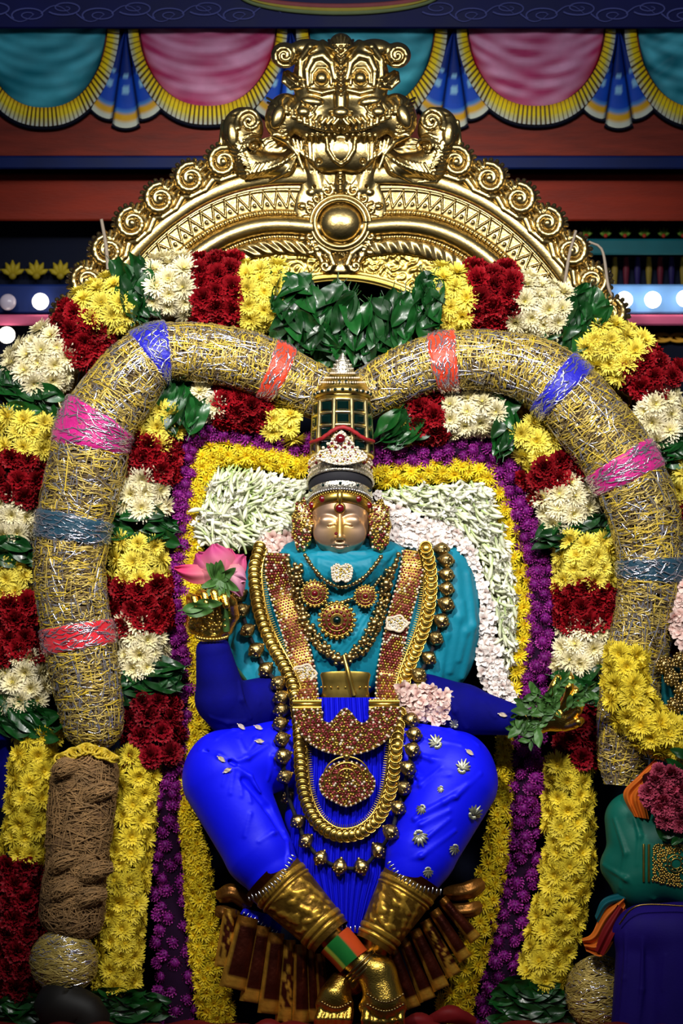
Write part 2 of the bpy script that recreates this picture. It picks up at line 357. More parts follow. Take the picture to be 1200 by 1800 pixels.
# swags, fringes and fans of the painted fascia
def swag_curve(hw, H, u): return 48+H*np.maximum(0, 1-np.abs(u)**2.3)**.55
for i, cx in enumerate((77, 365, 653, 942, 1230)):
    teal = i % 2 == 0; hwi = 112 if teal else 122; H = 141 if teal else 138
    U = np.linspace(-1, 1, 70); Vv = np.linspace(0, 1, 30); u, v = np.meshgrid(U, Vv, indexing='ij')
    yb = swag_curve(hwi, H, u); x = cx+hwi*u*(1-.02*v); y = 46+(yb-46)*v
    fold = nz(x*.35, y-.25*np.abs(u)*60+20*np.cos(u*2), 34, i+3)
    d = 424-7*np.sqrt(np.maximum(0, 1-u*u))*np.minimum(1, 4*(1-v))-1.6*fold
    q = np.clip(.5+.5*nz(x*.25, y+40*u*u, 30, i+11), 0, 1)[..., None]; ed = np.clip((np.abs(u)**2+v**3)-.75, 0, 1)[..., None]
    A, B_, E = [np.array(lin(c)) for c in (('0a6d7c', '4fb8c8', '05404a') if teal else ('b53266', 'e8a0c2', 'b40c28'))]
    C = (A*(1-q)+B_*q)*(1-ed)+E*ed
    b = MB(); b.add(np.stack([x, y, d], -1).reshape(-1, 3), gridfaces(70, 30)[:, ::-1], 0, C.reshape(-1, 3))
    boxm(b, cx-hwi*.9, cx+hwi*.9, 47, 120, 426, 431, C=E)
    b.build('painted_swag', 'paint', t2)
    # fringe: radial pleats between inner and outer curve
    n = 260; tt = np.linspace(0, 1, n); uu = -np.cos(tt*math.pi); m_ = 5
    inn = np.stack([cx+hwi*uu, swag_curve(hwi, H, uu)], -1); ho = hwi+18 if not teal else hwi+21
    out = np.stack([cx+ho*uu, swag_curve(ho, H+33, uu)], -1)
    rows = []; Cc = []
    stripe = (np.sin(tt*330) > .55)
    for j, f in enumerate(np.linspace(0, 1, m_)):
        p = inn*(1-f)+out*f; rows.append(np.c_[p, 417-3*math.sin(f*3.14)-1.2*np.abs(np.sin(tt*165))])
        base = np.array(lin(['e0a90c', 'f4d018', 'f0d41c', 'd6cf8c', 'c9ccc4'][j])); cc = np.tile(base, (n, 1)); cc[stripe] = lin('4b3310'); Cc.append(cc)
    b = MB(); b.add(np.stack(rows, 1).reshape(-1, 3), gridfaces(n, m_)[:, ::-1], 0, np.stack(Cc, 1).reshape(-1, 3)); b.build('painted_fringe', 'paint', t2)
    b = MB(); tube(b, np.c_[out+[0, 2], np.full(n, 424.), np.full(n, 6.)][::4], 6, C=lin('060a1c'), th=.7); b.build('dark_outline', 'paint', t2)
    # fan hanging between two swags
    fx = cx+144+(1 if i else 0)
    b = MB()
    for s_ in (-1, 0, 1):
        nu, nv = 9, 26; U = np.linspace(-1, 1, nu); Vv = np.linspace(0, 1, nv); u, v = np.meshgrid(U, Vv, indexing='ij')
        ang = (s_+u*.5)*.40; R = 175*v*(1-.05*s_*s_)-4*u*u*v; x = fx+np.sin(ang)*(R*.72); y = 50+np.cos(ang)*R
        d = 426-5*np.sqrt(np.maximum(0, 1-u*u))-2
        C = np.tile(np.array(lin('1248b8')), (nu, nv, 1)); C[:, v[0] < .5] = lin('0c2a7c'); C[(np.abs(u) < .3) & (v > .45) & (v < .78) & (np.sin(v*120) > .2)] = lin('8fc4e6')
        C[v > .8] = lin('4f8ac8'); C[v > .84] = lin('d9a31c'); C[(v > .84) & (u*max(s_, .2) > .5)] = lin('c4541a'); C[v > .95] = lin('c9ccb8'); C[np.abs(u) > .86] = lin('081034')
        b.add(np.stack([x, y, d], -1).reshape(-1, 3), gridfaces(nu, nv)[:, ::-1], 0, C.reshape(-1, 3))
        tube(b, np.c_[x[:, -1], y[:, -1]+2, np.full(nu, 424.), np.full(nu, 4.)], 6, C=lin('060a1c'))
    b.build('painted_fan', 'paint', t2)
# carved rows seen at the sides
for sx in (0, 1):
    xs = range(-20, 170, 42) if sx == 0 else range(1030, 1230, 34)
    for k, x in enumerate(xs):
        b = MB(); y = 473 if sx == 0 else 408; r = 20 if sx == 0 else 11
        for a in np.linspace(-1.2, 1.2, 5): tube(b, [(x+4*math.sin(a), y+r*.5, 545, 3), (x+r*.7*math.sin(a), y+r*.5-r*.8*math.cos(a), 535, r*.28), (x+r*1.05*math.sin(a), y+r*.5-r*1.25*math.cos(a), 545, 1.5)], 6, C=lin('8d7c1c') if sx == 0 else lin('5c7a2a'))
        ball(b, (x, y+r*.6, 538), r*.35, C=lin('7a6a18') if sx == 0 else lin('8a2a1c'))
        b.build('carved_leaf', 'paint', bpy.data.objects['wall_back'])
for k, x in enumerate(range(1060, 1230, 20)):
    b = MB(); tube(b, [(x, 452, 552, 4), (x, 475, 548, 6), (x, 500, 552, 4)], 8, C=lin(['1c1640', '6a5a20', '4a1420'][k % 3])); b.build('baluster', 'paint', bpy.data.objects['wall_back'])
for k, x in enumerate(range(1075, 1240, 30)):
    b = MB(); [tube(b, np.array(spiral_line(x, 593, 13, s, 1.3))*[1, 1, 0, 1.6]+[0, 0, 548, 0], 6, C=lin('b5842a')) for s in (1, -1)]; b.build('carved_scroll', 'paint', bpy.data.objects['wall_back'])
# round lamps on the ledges
BL = [(14, 531, 'dull greyish round bulb at the far left edge, level with a glowing one'), (71, 530, 'glowing round bulb on the left beside the golden arch'), (12, 589, 'lower glowing round bulb at the left edge'),
      (1097, 527, 'glowing round bulb just right of the golden arch'), (1147, 527, 'glowing round bulb in the middle of the right blue ledge'), (1203, 525, 'glowing round bulb cut by the right picture edge')]
mat('bulb_dim', '9c92a0', .3, 0, emit=.2)
for i, (x, y, lab) in enumerate(BL):
    e = empty('light_bulb', x, y, 480, lab, 'light', 'round bulbs on the ledges')
    b = MB(); ball(b, (x, y, 478), 14.5, 18, 12); b.build('glass_globe', 'bulb_dim' if i == 0 else 'bulb_glow', e)
    b = MB(); tube(b, [(x, y, 488, 8), (x, y, 500, 8), (x, y, 506, 10)], 12); b.build('socket', 'dark_metal', e)
# ------------------------------------------------------------ gilded arch
AX, AY, AD = 597, 762, 190
arch = empty('temple_arch', AX, 2150, AD+20, 'large gilded temple arch of embossed metal behind the idol', 'arch')
def swp(t, r):                                # t angle from the top; flattening of the inner mouldings near the crown
    k = np.clip((515-r)/60, 0, 1); return r-44*k*np.exp(-(t/.33)**2)
def ring(name, r0, r1, nr, fh, m='gold', t0=-1.9, t1=1.9, nt=1300, back=14, warp=True):
    t = np.linspace(t0, t1, nt); r = np.linspace(r0, r1, nr); T, R = np.meshgrid(t, r, indexing='ij')
    h = fh(T, R); RR = swp(T, R) if warp else R
    V = np.stack([AX+RR*np.sin(T), AY-RR*np.cos(T), AD-h], -1)
    bk0 = V[:, :1].copy(); bk0[..., 2] = AD+back; bk1 = V[:, -1:].copy(); bk1[..., 2] = AD+back
    V = np.concatenate([bk0, V, bk1], 1); b = MB(); b.add(V.reshape(-1, 3), gridfaces(nt, nr+2, cv=True)); return b.build(name, m, arch)
def bumpf(x): return np.sqrt(np.maximum(0, 1-x*x))
def tri(x): return np.abs((x % 1)*2-1)
ring('outer_band', 470, 536, 30, lambda t, r: np.where(r > 492, 3+1.3*nz(r*2, t*470, 20, 4), 9+4*bumpf((r-481)/10)))
def zigz(t, r):
    q = (r-431)/34; p = np.abs(q-(.12+.76*tri(t*470/24))); z = 3.2*np.exp(-(p/.10)**2)
    dot = 2.2*np.exp(-(((t*470/24+.5) % 1-.5)*24)**2/9-((q-.3)*34)**2/9)
    return 3+z+dot+2.5*(np.abs(q-.96) < .05)
ring('zigzag_band', 431, 469, 34, zigz, nt=1900)
ring('bead_row', 421, 431, 9, lambda t, r: 4+5*bumpf(np.clip((r-426)/4.5, -1, 1))*bumpf(np.clip(((t*426/9) % 1-.5)*2, -1, 1)), nt=1900)
ring('round_moulding', 386, 421, 22, lambda t, r: 5+17*bumpf((r-403.5)/17.6), 'gold', nt=300)
ring('bead_row', 377, 386, 9, lambda t, r: 4+5*bumpf(np.clip((r-381.5)/4.3, -1, 1))*bumpf(np.clip(((t*381/9) % 1-.5)*2, -1, 1)), nt=1900)
ring('leaf_band', 349, 377, 20, lambda t, r: 5+9*bumpf((r-363)/14.5)*(.55+.45*tri(t*363/21+(r-363)/26)), nt=1900)
ring('inner_plate', 268, 343, 44, lambda t, r: np.where(r < 286, 5+3*(np.abs(r-277) < 4), 1+2.2*np.abs(nz(r, t*310, 24, 9))+3*np.maximum(0, np.sin(nz(r, t*310, 60, 2)*9))*.6), 'gold_bright', nt=900, warp=False)
# scrolls along the rim
def scroll_mesh(sg):
    pr = [('+', 'e', (0, 0, 2, 26, 24, 9), 2)]
    pr += spir(0, 0, -6, 22, 1.75, -2.2 if sg > 0 else -.94, sg, 6, 3.2, 1.2, 26, 5)
    pr += [('+', 'e', (0, 0, -9, 7, 7, 7), 2)]
    for k in range(11):
        a = -2.9+k*.31 if sg > 0 else -.24-k*.31
        pr += stroke([(20*math.cos(a), 20*math.sin(a), -6, 3.4), (31*math.cos(a), 31*math.sin(a), -1, 3.8)], .8)
    pr += stroke([(sg*-28, 18, 0, 7), (sg*-10, 26, -2, 6), (sg*14, 24, -3, 5), (sg*30, 12, 0, 3)], 1.5)
    F = sculpt(pr, (-44, 44, -44, 44, -20, 14), 1.5); V, Q = surfnet(*F); b = MB()
    b.add(V*[S, S, S], Q); b.V[0] = np.c_[b.V[0][:, 0], b.V[0][:, 2], -b.V[0][:, 1]]; return b.mesh('rim_scroll', 'gold', world=True, origin=(0, 0, 0))[0]
ms = {1: scroll_mesh(1), -1: scroll_mesh(-1)}
for sg in (-1, 1):
    for k in range(14):
        a = (23.2+k*7.15)*math.pi/180*sg; r = 517
        inst(ms[sg], 'rim_scroll', arch, AX+r*math.sin(a), AY-r*math.cos(a), AD-6, rot=Quaternion((0, 1, 0), a), sc=1.2)
# crest plate, medallion
pl = []
for s_ in (-1, 1):
    h = [('+', 'e', (572, 300, AD-4, 52, 44, 9), 8), ('+', 'e', (560, 372, AD-4, 44, 62, 9), 8), ('+', 'c', (560, 400, AD-4, 12, 592, 476, AD-4, 12), 8), ('+', 'c', (540, 250, AD-2, 20, 560, 330, AD-4, 14), 8)]
    h += stroke([(590, 335, AD-12, 3), (575, 325, AD-12, 3), (560, 300, AD-11, 3), (553, 270, AD-10, 2)], 1.5)
    for k in range(8):                        # leaf curls round the boss
        a = math.radians(115+k*22); cx, cy = 598+58*math.cos(a), 392+62*math.sin(a)
        h += spir(cx, cy, AD-13, 10, 1.1, a+1, 1, 3.2, 2.4, 1, 10, 3)+[('+', 'e', (598+72*math.cos(a), 392+76*math.sin(a), AD-9, 8, 6, 6), 2)]
    h += stroke([(560, 432, AD-14, 5), (578, 445, AD-14, 6), (586, 465, AD-14, 6), (580, 478, AD-12, 4)], 1.5)+stroke([(545, 420, AD-12, 4), (560, 450, AD-12, 5), (572, 470, AD-12, 4)], 1.2)
    h += spir(572, 468, AD-16, 9, 1.2, 0, 1, 3.5, 2.5, 1, 10, 2)
    for (x, y) in ((552, 328), (548, 300), (521, 415), (562, 303), (520, 378)): h.append(('-', 'e', (x, y, AD-14, 2.6, 2.6, 16), 1))
    pl += h if s_ < 0 else mirror(h, 598)
pl += [('+', 'c', (598, 260, AD-12, 7, 598, 330, AD-12, 9), 2)]+[('+', 'e', (598, 268+k*9, AD-20, 6-.2*k, 4, 4), 1) for k in range(8)]
pl += [('-', 'e', (598, 502, AD-8, 34, 22, 40), 3)]
V, Q = surfnet(*sculpt(pl, (500, 696, 236, 500, AD-34, AD+12), 1.5)); b = MB(); b.add(V, Q); b.build('crest_plate', 'gold', arch)
b = MB(); u = np.linspace(0, 2*math.pi, 90, endpoint=False)
for r, w_, z in ((52, 3.5, 17), (45, 4.5, 22)):
    tube(b, np.c_[598+r*np.cos(u), 392+r*.93*np.sin(u), np.full(90, AD-z), np.full(90, w_)], 8, cap=False); 
b.F[-1] = b.F[-1]
ball(b, (598, 392, AD-10), (41, 37, 26), 48, 30); gems(b, [(598+56.5*math.cos(a), 392+53*math.sin(a), AD-14) for a in np.linspace(0, 6.28, 56)], 2.6)
b.build('boss_medallion', 'gold', arch)
# lion face at the crown of the arch (detail depths are offsets from the base form)
z = AD-26
B0 = [('+', 'e', (562, 140, z, 48, 62, 26), 8), ('+', 'e', (560, 205, z, 56, 44, 32), 8), ('+', 'e', (578, 262, z+6, 44, 42, 20), 8), ('+', 'e', (498, 205, z+2, 32, 42, 24, .25), 6),
      ('+', 'e', (500, 97, z-2, 24, 23, 15), 3), ('+', 'e', (513, 142, z+2, 18, 13, 12, .4), 3), ('+', 'e', (540, 84, z-2, 30, 16, 16), 4),
      ('-', 'e', (565, 137, z-34, 19, 23, 16), 4), ('+', 'e', (598, 208, z-16, 44, 17, 22), 6)]
D0 = stroke([(541, 150, 0, 4), (539, 122, 0, 6.5), (550, 101, -1, 8), (567, 97, -1, 8), (582, 110, -1, 7), (588, 138, 0, 5)], 2)
D0 += stroke([(526, 140, 0, 4), (528, 105, 0, 6), (545, 82, -1, 6.5), (567, 76, -1, 6.5), (590, 88, 0, 5)], 1.5)
D0 += [('+', 'e', (565, 137, -4, 13, 13, 12), 1)]+stroke([(548, 146, 0, 2.6), (549, 130, 0, 2.6), (558, 119, 0, 2.6), (572, 119, 0, 2.6), (581, 130, 0, 2.6), (582, 148, 0, 2.6)], 1)
D0 += stroke([(544, 158, 0, 4), (565, 163, -1, 5), (586, 158, 0, 4)], 2)+spir(500, 97, -3, 18, 1.6, 1.2, 1, 4.5, 3.2, 1, 20, 4)
D0 += stroke([(500, 128, -1, 3.5), (498, 143, -1, 3.5), (512, 155, -1, 4), (530, 152, -1, 4)], 1)+stroke([(505, 126, -1, 3.5), (527, 140, -3, 4)], 1)+stroke([(505, 136, 0, 2.6), (520, 147, -2, 2.6)], 1)
D0 += [('+', 'e', (548, 178, -3, 20, 9, 8, .15), 3), ('+', 'e', (533, 196, -4, 13, 10, 9), 2), ('-', 'e', (583, 199, -1, 5.5, 4.5, 7), 1), ('+', 'e', (488, 205, -4, 12, 22, 10, .35), 3), ('-', 'e', (510, 190, 0, 6, 14, 6, .4), 2)]
for k in range(10):
    x = 592-k*10.5; y = 224-(k*k)*.5; D0 += stroke([(x+2, y-14, 0, 3.4), (x-5, y-6, -3, 4), (x-4, y+5, -4, 4), (x+3, y+7, -2, 3.4), (x+4, y+1, 0, 2.6)], .8)
for k in range(7): D0 += stroke([(556-k*8, 186-k*1, 0, 2.8), (549-k*8, 197-k*1.5, -2, 3.2), (543-k*8, 205-k*2, -1, 2.8), (549-k*8, 208-k*2, 0, 2)], .8)
for k in range(9): D0 += stroke([(469+k*1.6, 172+k*8, 0, 2.4), (480+k*2.2, 178+k*7.6, -1.5, 2.6), (488+k*2, 188+k*6, 0, 2)], .8)
for k in range(6): D0 += stroke([(588-k*10, 236+k*.5, -1, 4), (589-k*10, 247+k, -1, 2)], 1)
D0 += stroke([(480, 238, -1, 4), (505, 250, -2, 4.5), (522, 270, -1, 4), (532, 296, -1, 3)], 2)
for k in range(7): D0 += stroke([(508+k*7, 242+k*2, 0, 2.6), (515+k*6, 258+k*4, -1.5, 3), (528+k*5, 270+k*4, 0, 2.4)], .8)
for (x, y) in ((536, 261), (561, 283)): D0.append(('-', 'e', (x, y, 0, 5, 5, 9), 1))
bs = B0+mirror(B0, 599)+[('+', 'e', (599, 82, z-14, 22, 24, 16), 3), ('+', 'c', (599, 95, z-16, 10, 599, 196, z-22, 13), 5), ('-', 'e', (599, 262, z-30, 26, 28, 22), 3)]
dt = D0+mirror(D0, 599)
for k in range(9): dt += stroke([(592, 80+k*10, -1, 2.4), (599, 86+k*10, -3, 3), (606, 80+k*10, -1, 2.4)], .8)
for k in range(7): dt += stroke([(599+(k-3)*7, 62+abs(k-3)*3, -1, 3), (599+(k-3)*4, 78, -2, 2.5)], .8)
dt += [('+', 'e', (599, 197, -5, 15, 10, 9), 3), ('+', 'e', (599, 262, -2, 20, 20, 6), 2)]+stroke([(574, 244, -1, 3), (576, 264, -1, 3.4), (587, 281, -1, 3.4), (599, 289, -1, 3.6), (611, 281, -1, 3.4), (622, 264, -1, 3.4), (624, 244, -1, 3)], 1)
V, Q = surfnet(*drape(bs, dt, (455, 743, 48, 314, z-62, z+30), 1.4)); b = MB(); b.add(V, Q); fo = b.build('lion_face_crest', 'gold', arch)
# makara scrolls on both sides of the crest
z = AD-14
B1 = [('+', 'e', (427, 226, z+4, 36, 38, 15), 4), ('+', 'c', (416, 236, z+8, 26, 436, 286, z+8, 30), 8), ('+', 'c', (436, 288, z+8, 28, 500, 292, z+8, 22), 8), ('+', 'c', (498, 288, z+8, 20, 522, 262, z+8, 9), 5)]
D1 = spir(438, 213, -3, 22, 1.5, 2.6, 1, 5, 3.5, 1, 20, 4)+spir(446, 258, -3, 15, 1.4, 0, -1, 4, 3, 1, 16, 3)+stroke([(392, 214, 0, 4), (388, 250, 0, 4), (402, 290, 0, 5), (430, 318, 0, 5), (470, 320, 0, 4.5), (508, 300, 0, 4), (526, 262, 0, 3)], 1.5)
D1 += [('+', 'e', (408, 236, -2, 10, 22, 7, -.1), 2), ('+', 'e', (424, 196, -2, 20, 6, 6, -.3), 2)]
for k in range(13):
    t = k/12; x = 440+t*78; y = 300-26*t*t; D1 += stroke([(x-10, y+14-8*t, 0, 2.8), (x, y+4-8*t, -2, 3), (x+10, y-12-4*t, 0, 2.2)], .8)
for k in range(11): D1 += stroke([(398+k*2.2, 236+k*7, 0, 2.2), (410+k*2.4, 240+k*6.6, -1.5, 2.8), (420+k*2.4, 250+k*5.6, 0, 2.2)], .8)
for k in range(7): D1 += stroke([(455-k*5, 238+k*5, 0, 2.4), (442-k*4, 236+k*6, -2, 2.8), (430-k*2, 240+k*7, 0, 2)], .8)
for sg in (-1, 1):
    f = (lambda p: p) if sg < 0 else (lambda p: mirror(p, 598))
    V, Q = surfnet(*drape(f(B1), f(D1), (380, 536, 180, 336, z-26, z+30) if sg < 0 else (660, 816, 180, 336, z-26, z+30), 1.4)); b = MB(); b.add(V, Q); b.build('makara_scroll', 'gold', arch)
# twine tied round the arch
mat('twine', '8d7f70', .8)
for nm, P in (('left', [(178, 385, AD-24, 3), (186, 430, AD-26, 3.4), (190, 474, AD-40, 3.5)]), ('rb', [(1012, 405, AD-22, 2.5), (1000, 450, AD-26, 3), (992, 500, AD-60, 3)]), ('rc', [(1035, 425, AD-22, 2), (1058, 440, AD-26, 2.5), (1068, 500, AD-40, 3), (1075, 520, AD-60, 2)])):
    b = MB(); tube(b, spline(P, 14), 6); b.build('twine', 'twine', arch)
# ------------------------------------------------------------ flower meshes (metres, facing +Z)
mat('petal', 'ffffff', .55, attr=True, rnd=.22, trans=.12, spec=.25)
mat('carnation_petal', 'ffffff', .6, attr=True, rnd=.35, trans=.1, spec=.2)
mat('leaf_green', '0c4414', .36, attr=False, rnd=.55, var=.4, vs=25, coat=.12, spec=.5)
mat('herb_green', '3c6428', .5, rnd=.4, var=.2, vs=40)
mat('stem_core', '2a3a12', .8, var=.4, vs=30, spec=.1)
mat('red_core', '300406', .8, var=.3, vs=30, spec=.1)
mat('cream_core', '8a7c48', .8, var=.3, vs=30, spec=.1)
mat('yellow_core', '8a7a10', .8, var=.3, vs=30, spec=.1)
mat('purple_core', '1c0620', .8, var=.3, vs=30, spec=.1)
def petal(mb, az, el, r0, L, wd, z0, c0, c1, curl=.0, seg=3, tip=.25, rag=0, notch=False):
    ca, sa = math.cos(az), math.sin(az); V = []; C = []
    for i in range(seg+1):
        t = i/seg; e = el-curl*t; rr = r0+L*t*math.cos(el-curl*t*.5); zz = z0+L*t*math.sin(el-curl*t*.5)
        w_ = wd*(.45+.9*math.sin(math.pi*min(1, t*.85+.08))) if not notch else wd*(.3+1.1*t)
        if i == seg and not notch: w_ = wd*tip
        cup = w_*.35
        for s_, dz in ((-1, cup), (0, 0), (1, cup)):
            j = rag*random.uniform(-1, 1)*(t > .5)
            V.append((rr*ca-s_*w_*sa+(j*ca), rr*sa+s_*w_*ca+j*sa, zz+dz+j*.6)); C.append([a*(1-t)+b*t for a, b in zip(c0, c1)])
    F = []
    for i in range(seg):
        for s_ in range(2): a = i*3+s_; F.append((a, a+1, a+4, a+3))
    mb.add(V, F, 0, np.array(C)); return mb
def chrysanth(R, c_in, c_out, seed, name, layers=((30, .08, 1.), (22, .42, .92), (18, .78, .8), (14, 1.1, .62), (10, 1.35, .42))):
    random.seed(seed); b = MB(); ci, cu = lin(c_in), lin(c_out)
    for n, el, ln in layers:
        for k in range(n):
            az = 2*math.pi*(k+random.uniform(-.35, .35))/n; f = 1-el/1.5
            c0 = [x*(.5+.5*f)+y*(.5-.5*f) for x, y in zip(cu, ci)]
            petal(b, az, el+random.uniform(-.14, .14), R*.08*f, R*ln*random.uniform(.86, 1.08), R*.075, R*.10, [x*.7+y*.3 for x, y in zip(c0, ci)], c0, curl=random.uniform(-.1, .45), seg=3, tip=.35)
    ball(b, (0, 0, 0), (R*.24, R*.2, R*.24), 7, 5, C=ci); v = b.V[-1]; b.V[-1] = np.stack([v[:, 0], v[:, 2], -v[:, 1]+R*.15], 1); b.F[-1] = b.F[-1][:, ::-1]
    return b.mesh(name, 'petal', world=True, origin=(0, 0, 0))[0]
def carnation(R, ca_, cb_, seed, name):
    random.seed(seed); b = MB(); A, B2 = lin(ca_), lin(cb_)
    for n, el, ln in ((11, .1, 1.), (11, .45, .98), (10, .8, .9), (8, 1.1, .78), (6, 1.35, .62)):
        for k in range(n):
            az = 2*math.pi*(k+random.uniform(-.4, .4))/n; wseg = 6; L = R*ln*random.uniform(.85, 1.1); V = []; C = []; e = el+random.uniform(-.2, .2); wd = R*.42; ph = random.uniform(0, 6)
            for i, t in enumerate((.15, .6, 1.)):
                for j in range(wseg+1):
                    s_ = (j/wseg-.5)*2; zig = (.14*R*(1 if j % 2 else -1) if i == 2 else 0); l = L*t*(1-.12*s_*s_)+zig*.6
                    rip = .13*R*t*math.sin(s_*6+ph)
                    rr = l*math.cos(e)-rip*math.sin(e); zz = l*math.sin(e)+rip*math.cos(e); x_ = s_*wd*(.25+.75*t)
                    V.append((rr*math.cos(az)-x_*math.sin(az), rr*math.sin(az)+x_*math.cos(az), zz)); f = t*t; C.append([a*(1-f)+q*f for a, q in zip(A, B2)])
            b.add(V, gridfaces(3, wseg+1), 0, np.array(C))
    return b.mesh(name, 'carnation_petal', world=True, origin=(0, 0, 0))[0]
def globe(R, ca_, cb_, seed, name):
    random.seed(seed); b = MB(); A, B2 = lin(ca_), lin(cb_); n = 62
    ball(b, (0, 0, 0), R*.72, 8, 6, C=A); b.F[-1] = b.F[-1]; 
    for k in range(n):
        z_ = 1-2*(k+.5)/n; a = k*2.39996; r = math.sqrt(1-z_*z_); nn = Vector((r*math.cos(a), r*math.sin(a), z_)); t = nn.orthogonal().normalized(); u = nn.cross(t)
        p = nn*R*.66; q = nn*R*1.06+Vector((0, 0, R*.12)); m = nn*R*.92; wv = R*.17
        b.add([p+t*wv*.6, m+t*wv, q, m-t*wv, p-t*wv*.6, m+u*wv*.6], [(0, 1, 5, 4), (1, 2, 3, 5), (5, 3, 4, 4)][:2], 0, np.array([A, A, B2, A, A, [x*.6+y*.4 for x, y in zip(A, B2)]]))
    return b.mesh(name, 'petal', world=True, origin=(0, 0, 0))[0]
def bud(L, ca_, cb_, seed, name, openf=False):
    random.seed(seed); b = MB(); A, B2 = np.array(lin(ca_)), np.array(lin(cb_)); n = 7; t = np.linspace(0, 1, n)
    r = L*np.array([.05, .05, .055, .075, .1, .085, .012]); bend = random.uniform(-.12, .12)*L
    P = np.c_[L*(t-.5), bend*np.sin(t*3.14), np.zeros(n), r]; C = A*(1-t[:, None])+B2*t[:, None]
    tube(b, P, 6, C=C)
    if openf:
        for k in range(5):
            a = k*1.2566; c, s_ = math.cos(a), math.sin(a)
            b.add([(L*.36, c*L*.04-s_*L*.05, s_*L*.04+c*L*.05), (L*.36, c*L*.04+s_*L*.05, s_*L*.04-c*L*.05), (L*.52, c*L*.24+s_*L*.09, s_*L*.24-c*L*.09), (L*.5, c*L*.36, s_*L*.36), (L*.52, c*L*.24-s_*L*.09, s_*L*.24+c*L*.09)], [(0, 1, 2, 4)], 0, B2)
            b.F.append(np.array([[b.n-3, b.n-2, b.n-1]])); b.M.append(np.zeros(1, int))
    return b.mesh(name, 'petal', world=True, origin=(0, 0, 0))[0]
def star(R, ca_, cb_, seed, name):
    random.seed(seed); b = MB(); A, B2 = lin(ca_), lin(cb_)
    for k in range(5): petal(b, k*1.2566+random.uniform(-.15, .15), .25+random.uniform(-.2, .25), 0, R, R*.3, 0, A, B2, curl=.5, seg=4, tip=.5)
    for k in range(4): petal(b, k*1.57+.4, .95, 0, R*.6, R*.22, 0, A, B2, curl=.3, seg=2, tip=.5)
    return b.mesh(name, 'petal', world=True, origin=(0, 0, 0))[0]
def leaf_mesh(L, wd, seed, name='leaf', m='leaf_green', fold=.5, curl=.5):
    random.seed(seed); nu, nv = 12, 7; V = []; wv = random.uniform(0, 6); cu = curl*random.uniform(.5, 1.4); tw = random.uniform(-.7, .7)
    for i in range(nu):
        t = i/(nu-1); w_ = wd*max(0, math.sin(math.pi*t**.8))**.7+.0004; a = cu*t*t
        for j in range(nv):
            s_ = (j/(nv-1)-.5)*2; x = L*(t-.5)*math.cos(a*.6); y = s_*w_; z = L*.25*math.sin(a*1.6)+abs(s_)*w_*fold+w_*.22*math.sin(t*9+wv+s_*2)
            q = tw*t; V.append((x, y*math.cos(q)-z*math.sin(q), y*math.sin(q)+z*math.cos(q)))
    b = MB(); b.add(V, gridfaces(nu, nv)); tube(b, [(L*(t-1.)*1-L*.0+0, 0, .0, .0012) for t in (.35, .5)], 5)
    me = b.mesh(name, m, world=True, origin=(0, 0, 0))[0]; return me
CR = 23*S
YEL = [chrysanth(CR, 'e0bc10', 'fff068', s, 'chrysanthemum') for s in (1, 2, 3)]
YEL2 = [chrysanth(CR, 'd0ac0c', 'f8e244', s+20, 'chrysanthemum', ((34, 0., 1.), (26, .35, .9), (20, .7, .75), (14, 1.05, .5))) for s in (1, 2, 3)]
CRM = [chrysanth(CR*1.06, 'e6d65a', 'fdf3d6', s+5, 'chrysanthemum') for s in (1, 2, 3)]
RED = [carnation(CR*1.0, '42020a', '980a18', s+9, 'carnation') for s in (1, 2, 3)]
DRED = [carnation(CR*1.0, '3a0208', '8c0a1c', s+39, 'carnation') for s in (1, 2)]
SYEL = [chrysanth(15.5*S, 'e0b400', 'fbe334', s+12, 'small_chrysanthemum', ((15, .2, 1.), (12, .7, .85), (8, 1.15, .6))) for s in (1, 2, 3)]
GLB = [globe(13.2*S, '721070', 'd64cb4', s+15, 'globe_amaranth') for s in (1, 2, 3)]
TUB = [bud(38*S, 'a9c070', 'fffde4', s+30, 'tuberose_bud') for s in (1, 2, 3)]+[bud(34*S, 'c2d090', 'fffdf0', s+33, 'tuberose_bud', True) for s in (1, 2)]
NER = [star(12*S, 'ecd0c8', 'fffaf4', s+50, 'pale_blossom') for s in (1, 2, 3)]
PNK = [star(13*S, 'd8a49a', 'f4dad0', s+55, 'pale_blossom') for s in (1, 2)]
LEAF = [leaf_mesh(70*S, 15*S, s+60) for s in range(5)]
HERB = [leaf_mesh(34*S, 7.5*S, s+70, 'herb_leaf', 'herb_green', .3, .6) for s in range(3)]
KIND = {'yellow': (YEL, 'chrysanthemum', 27, 'yellow_core', 21), 'longyellow': (YEL2, 'chrysanthemum', 28, 'yellow_core', 20), 'cream': (CRM, 'chrysanthemum', 28, 'cream_core', 22), 'red': (RED, 'carnation', 29, 'red_core', 18), 'darkred': (DRED, 'carnation', 31, 'red_core', 18),
        'border': (SYEL, 'small_chrysanthemum', 16, 'yellow_core', 10), 'purple': (GLB, 'globe_amaranth', 23, 'purple_core', 8)}
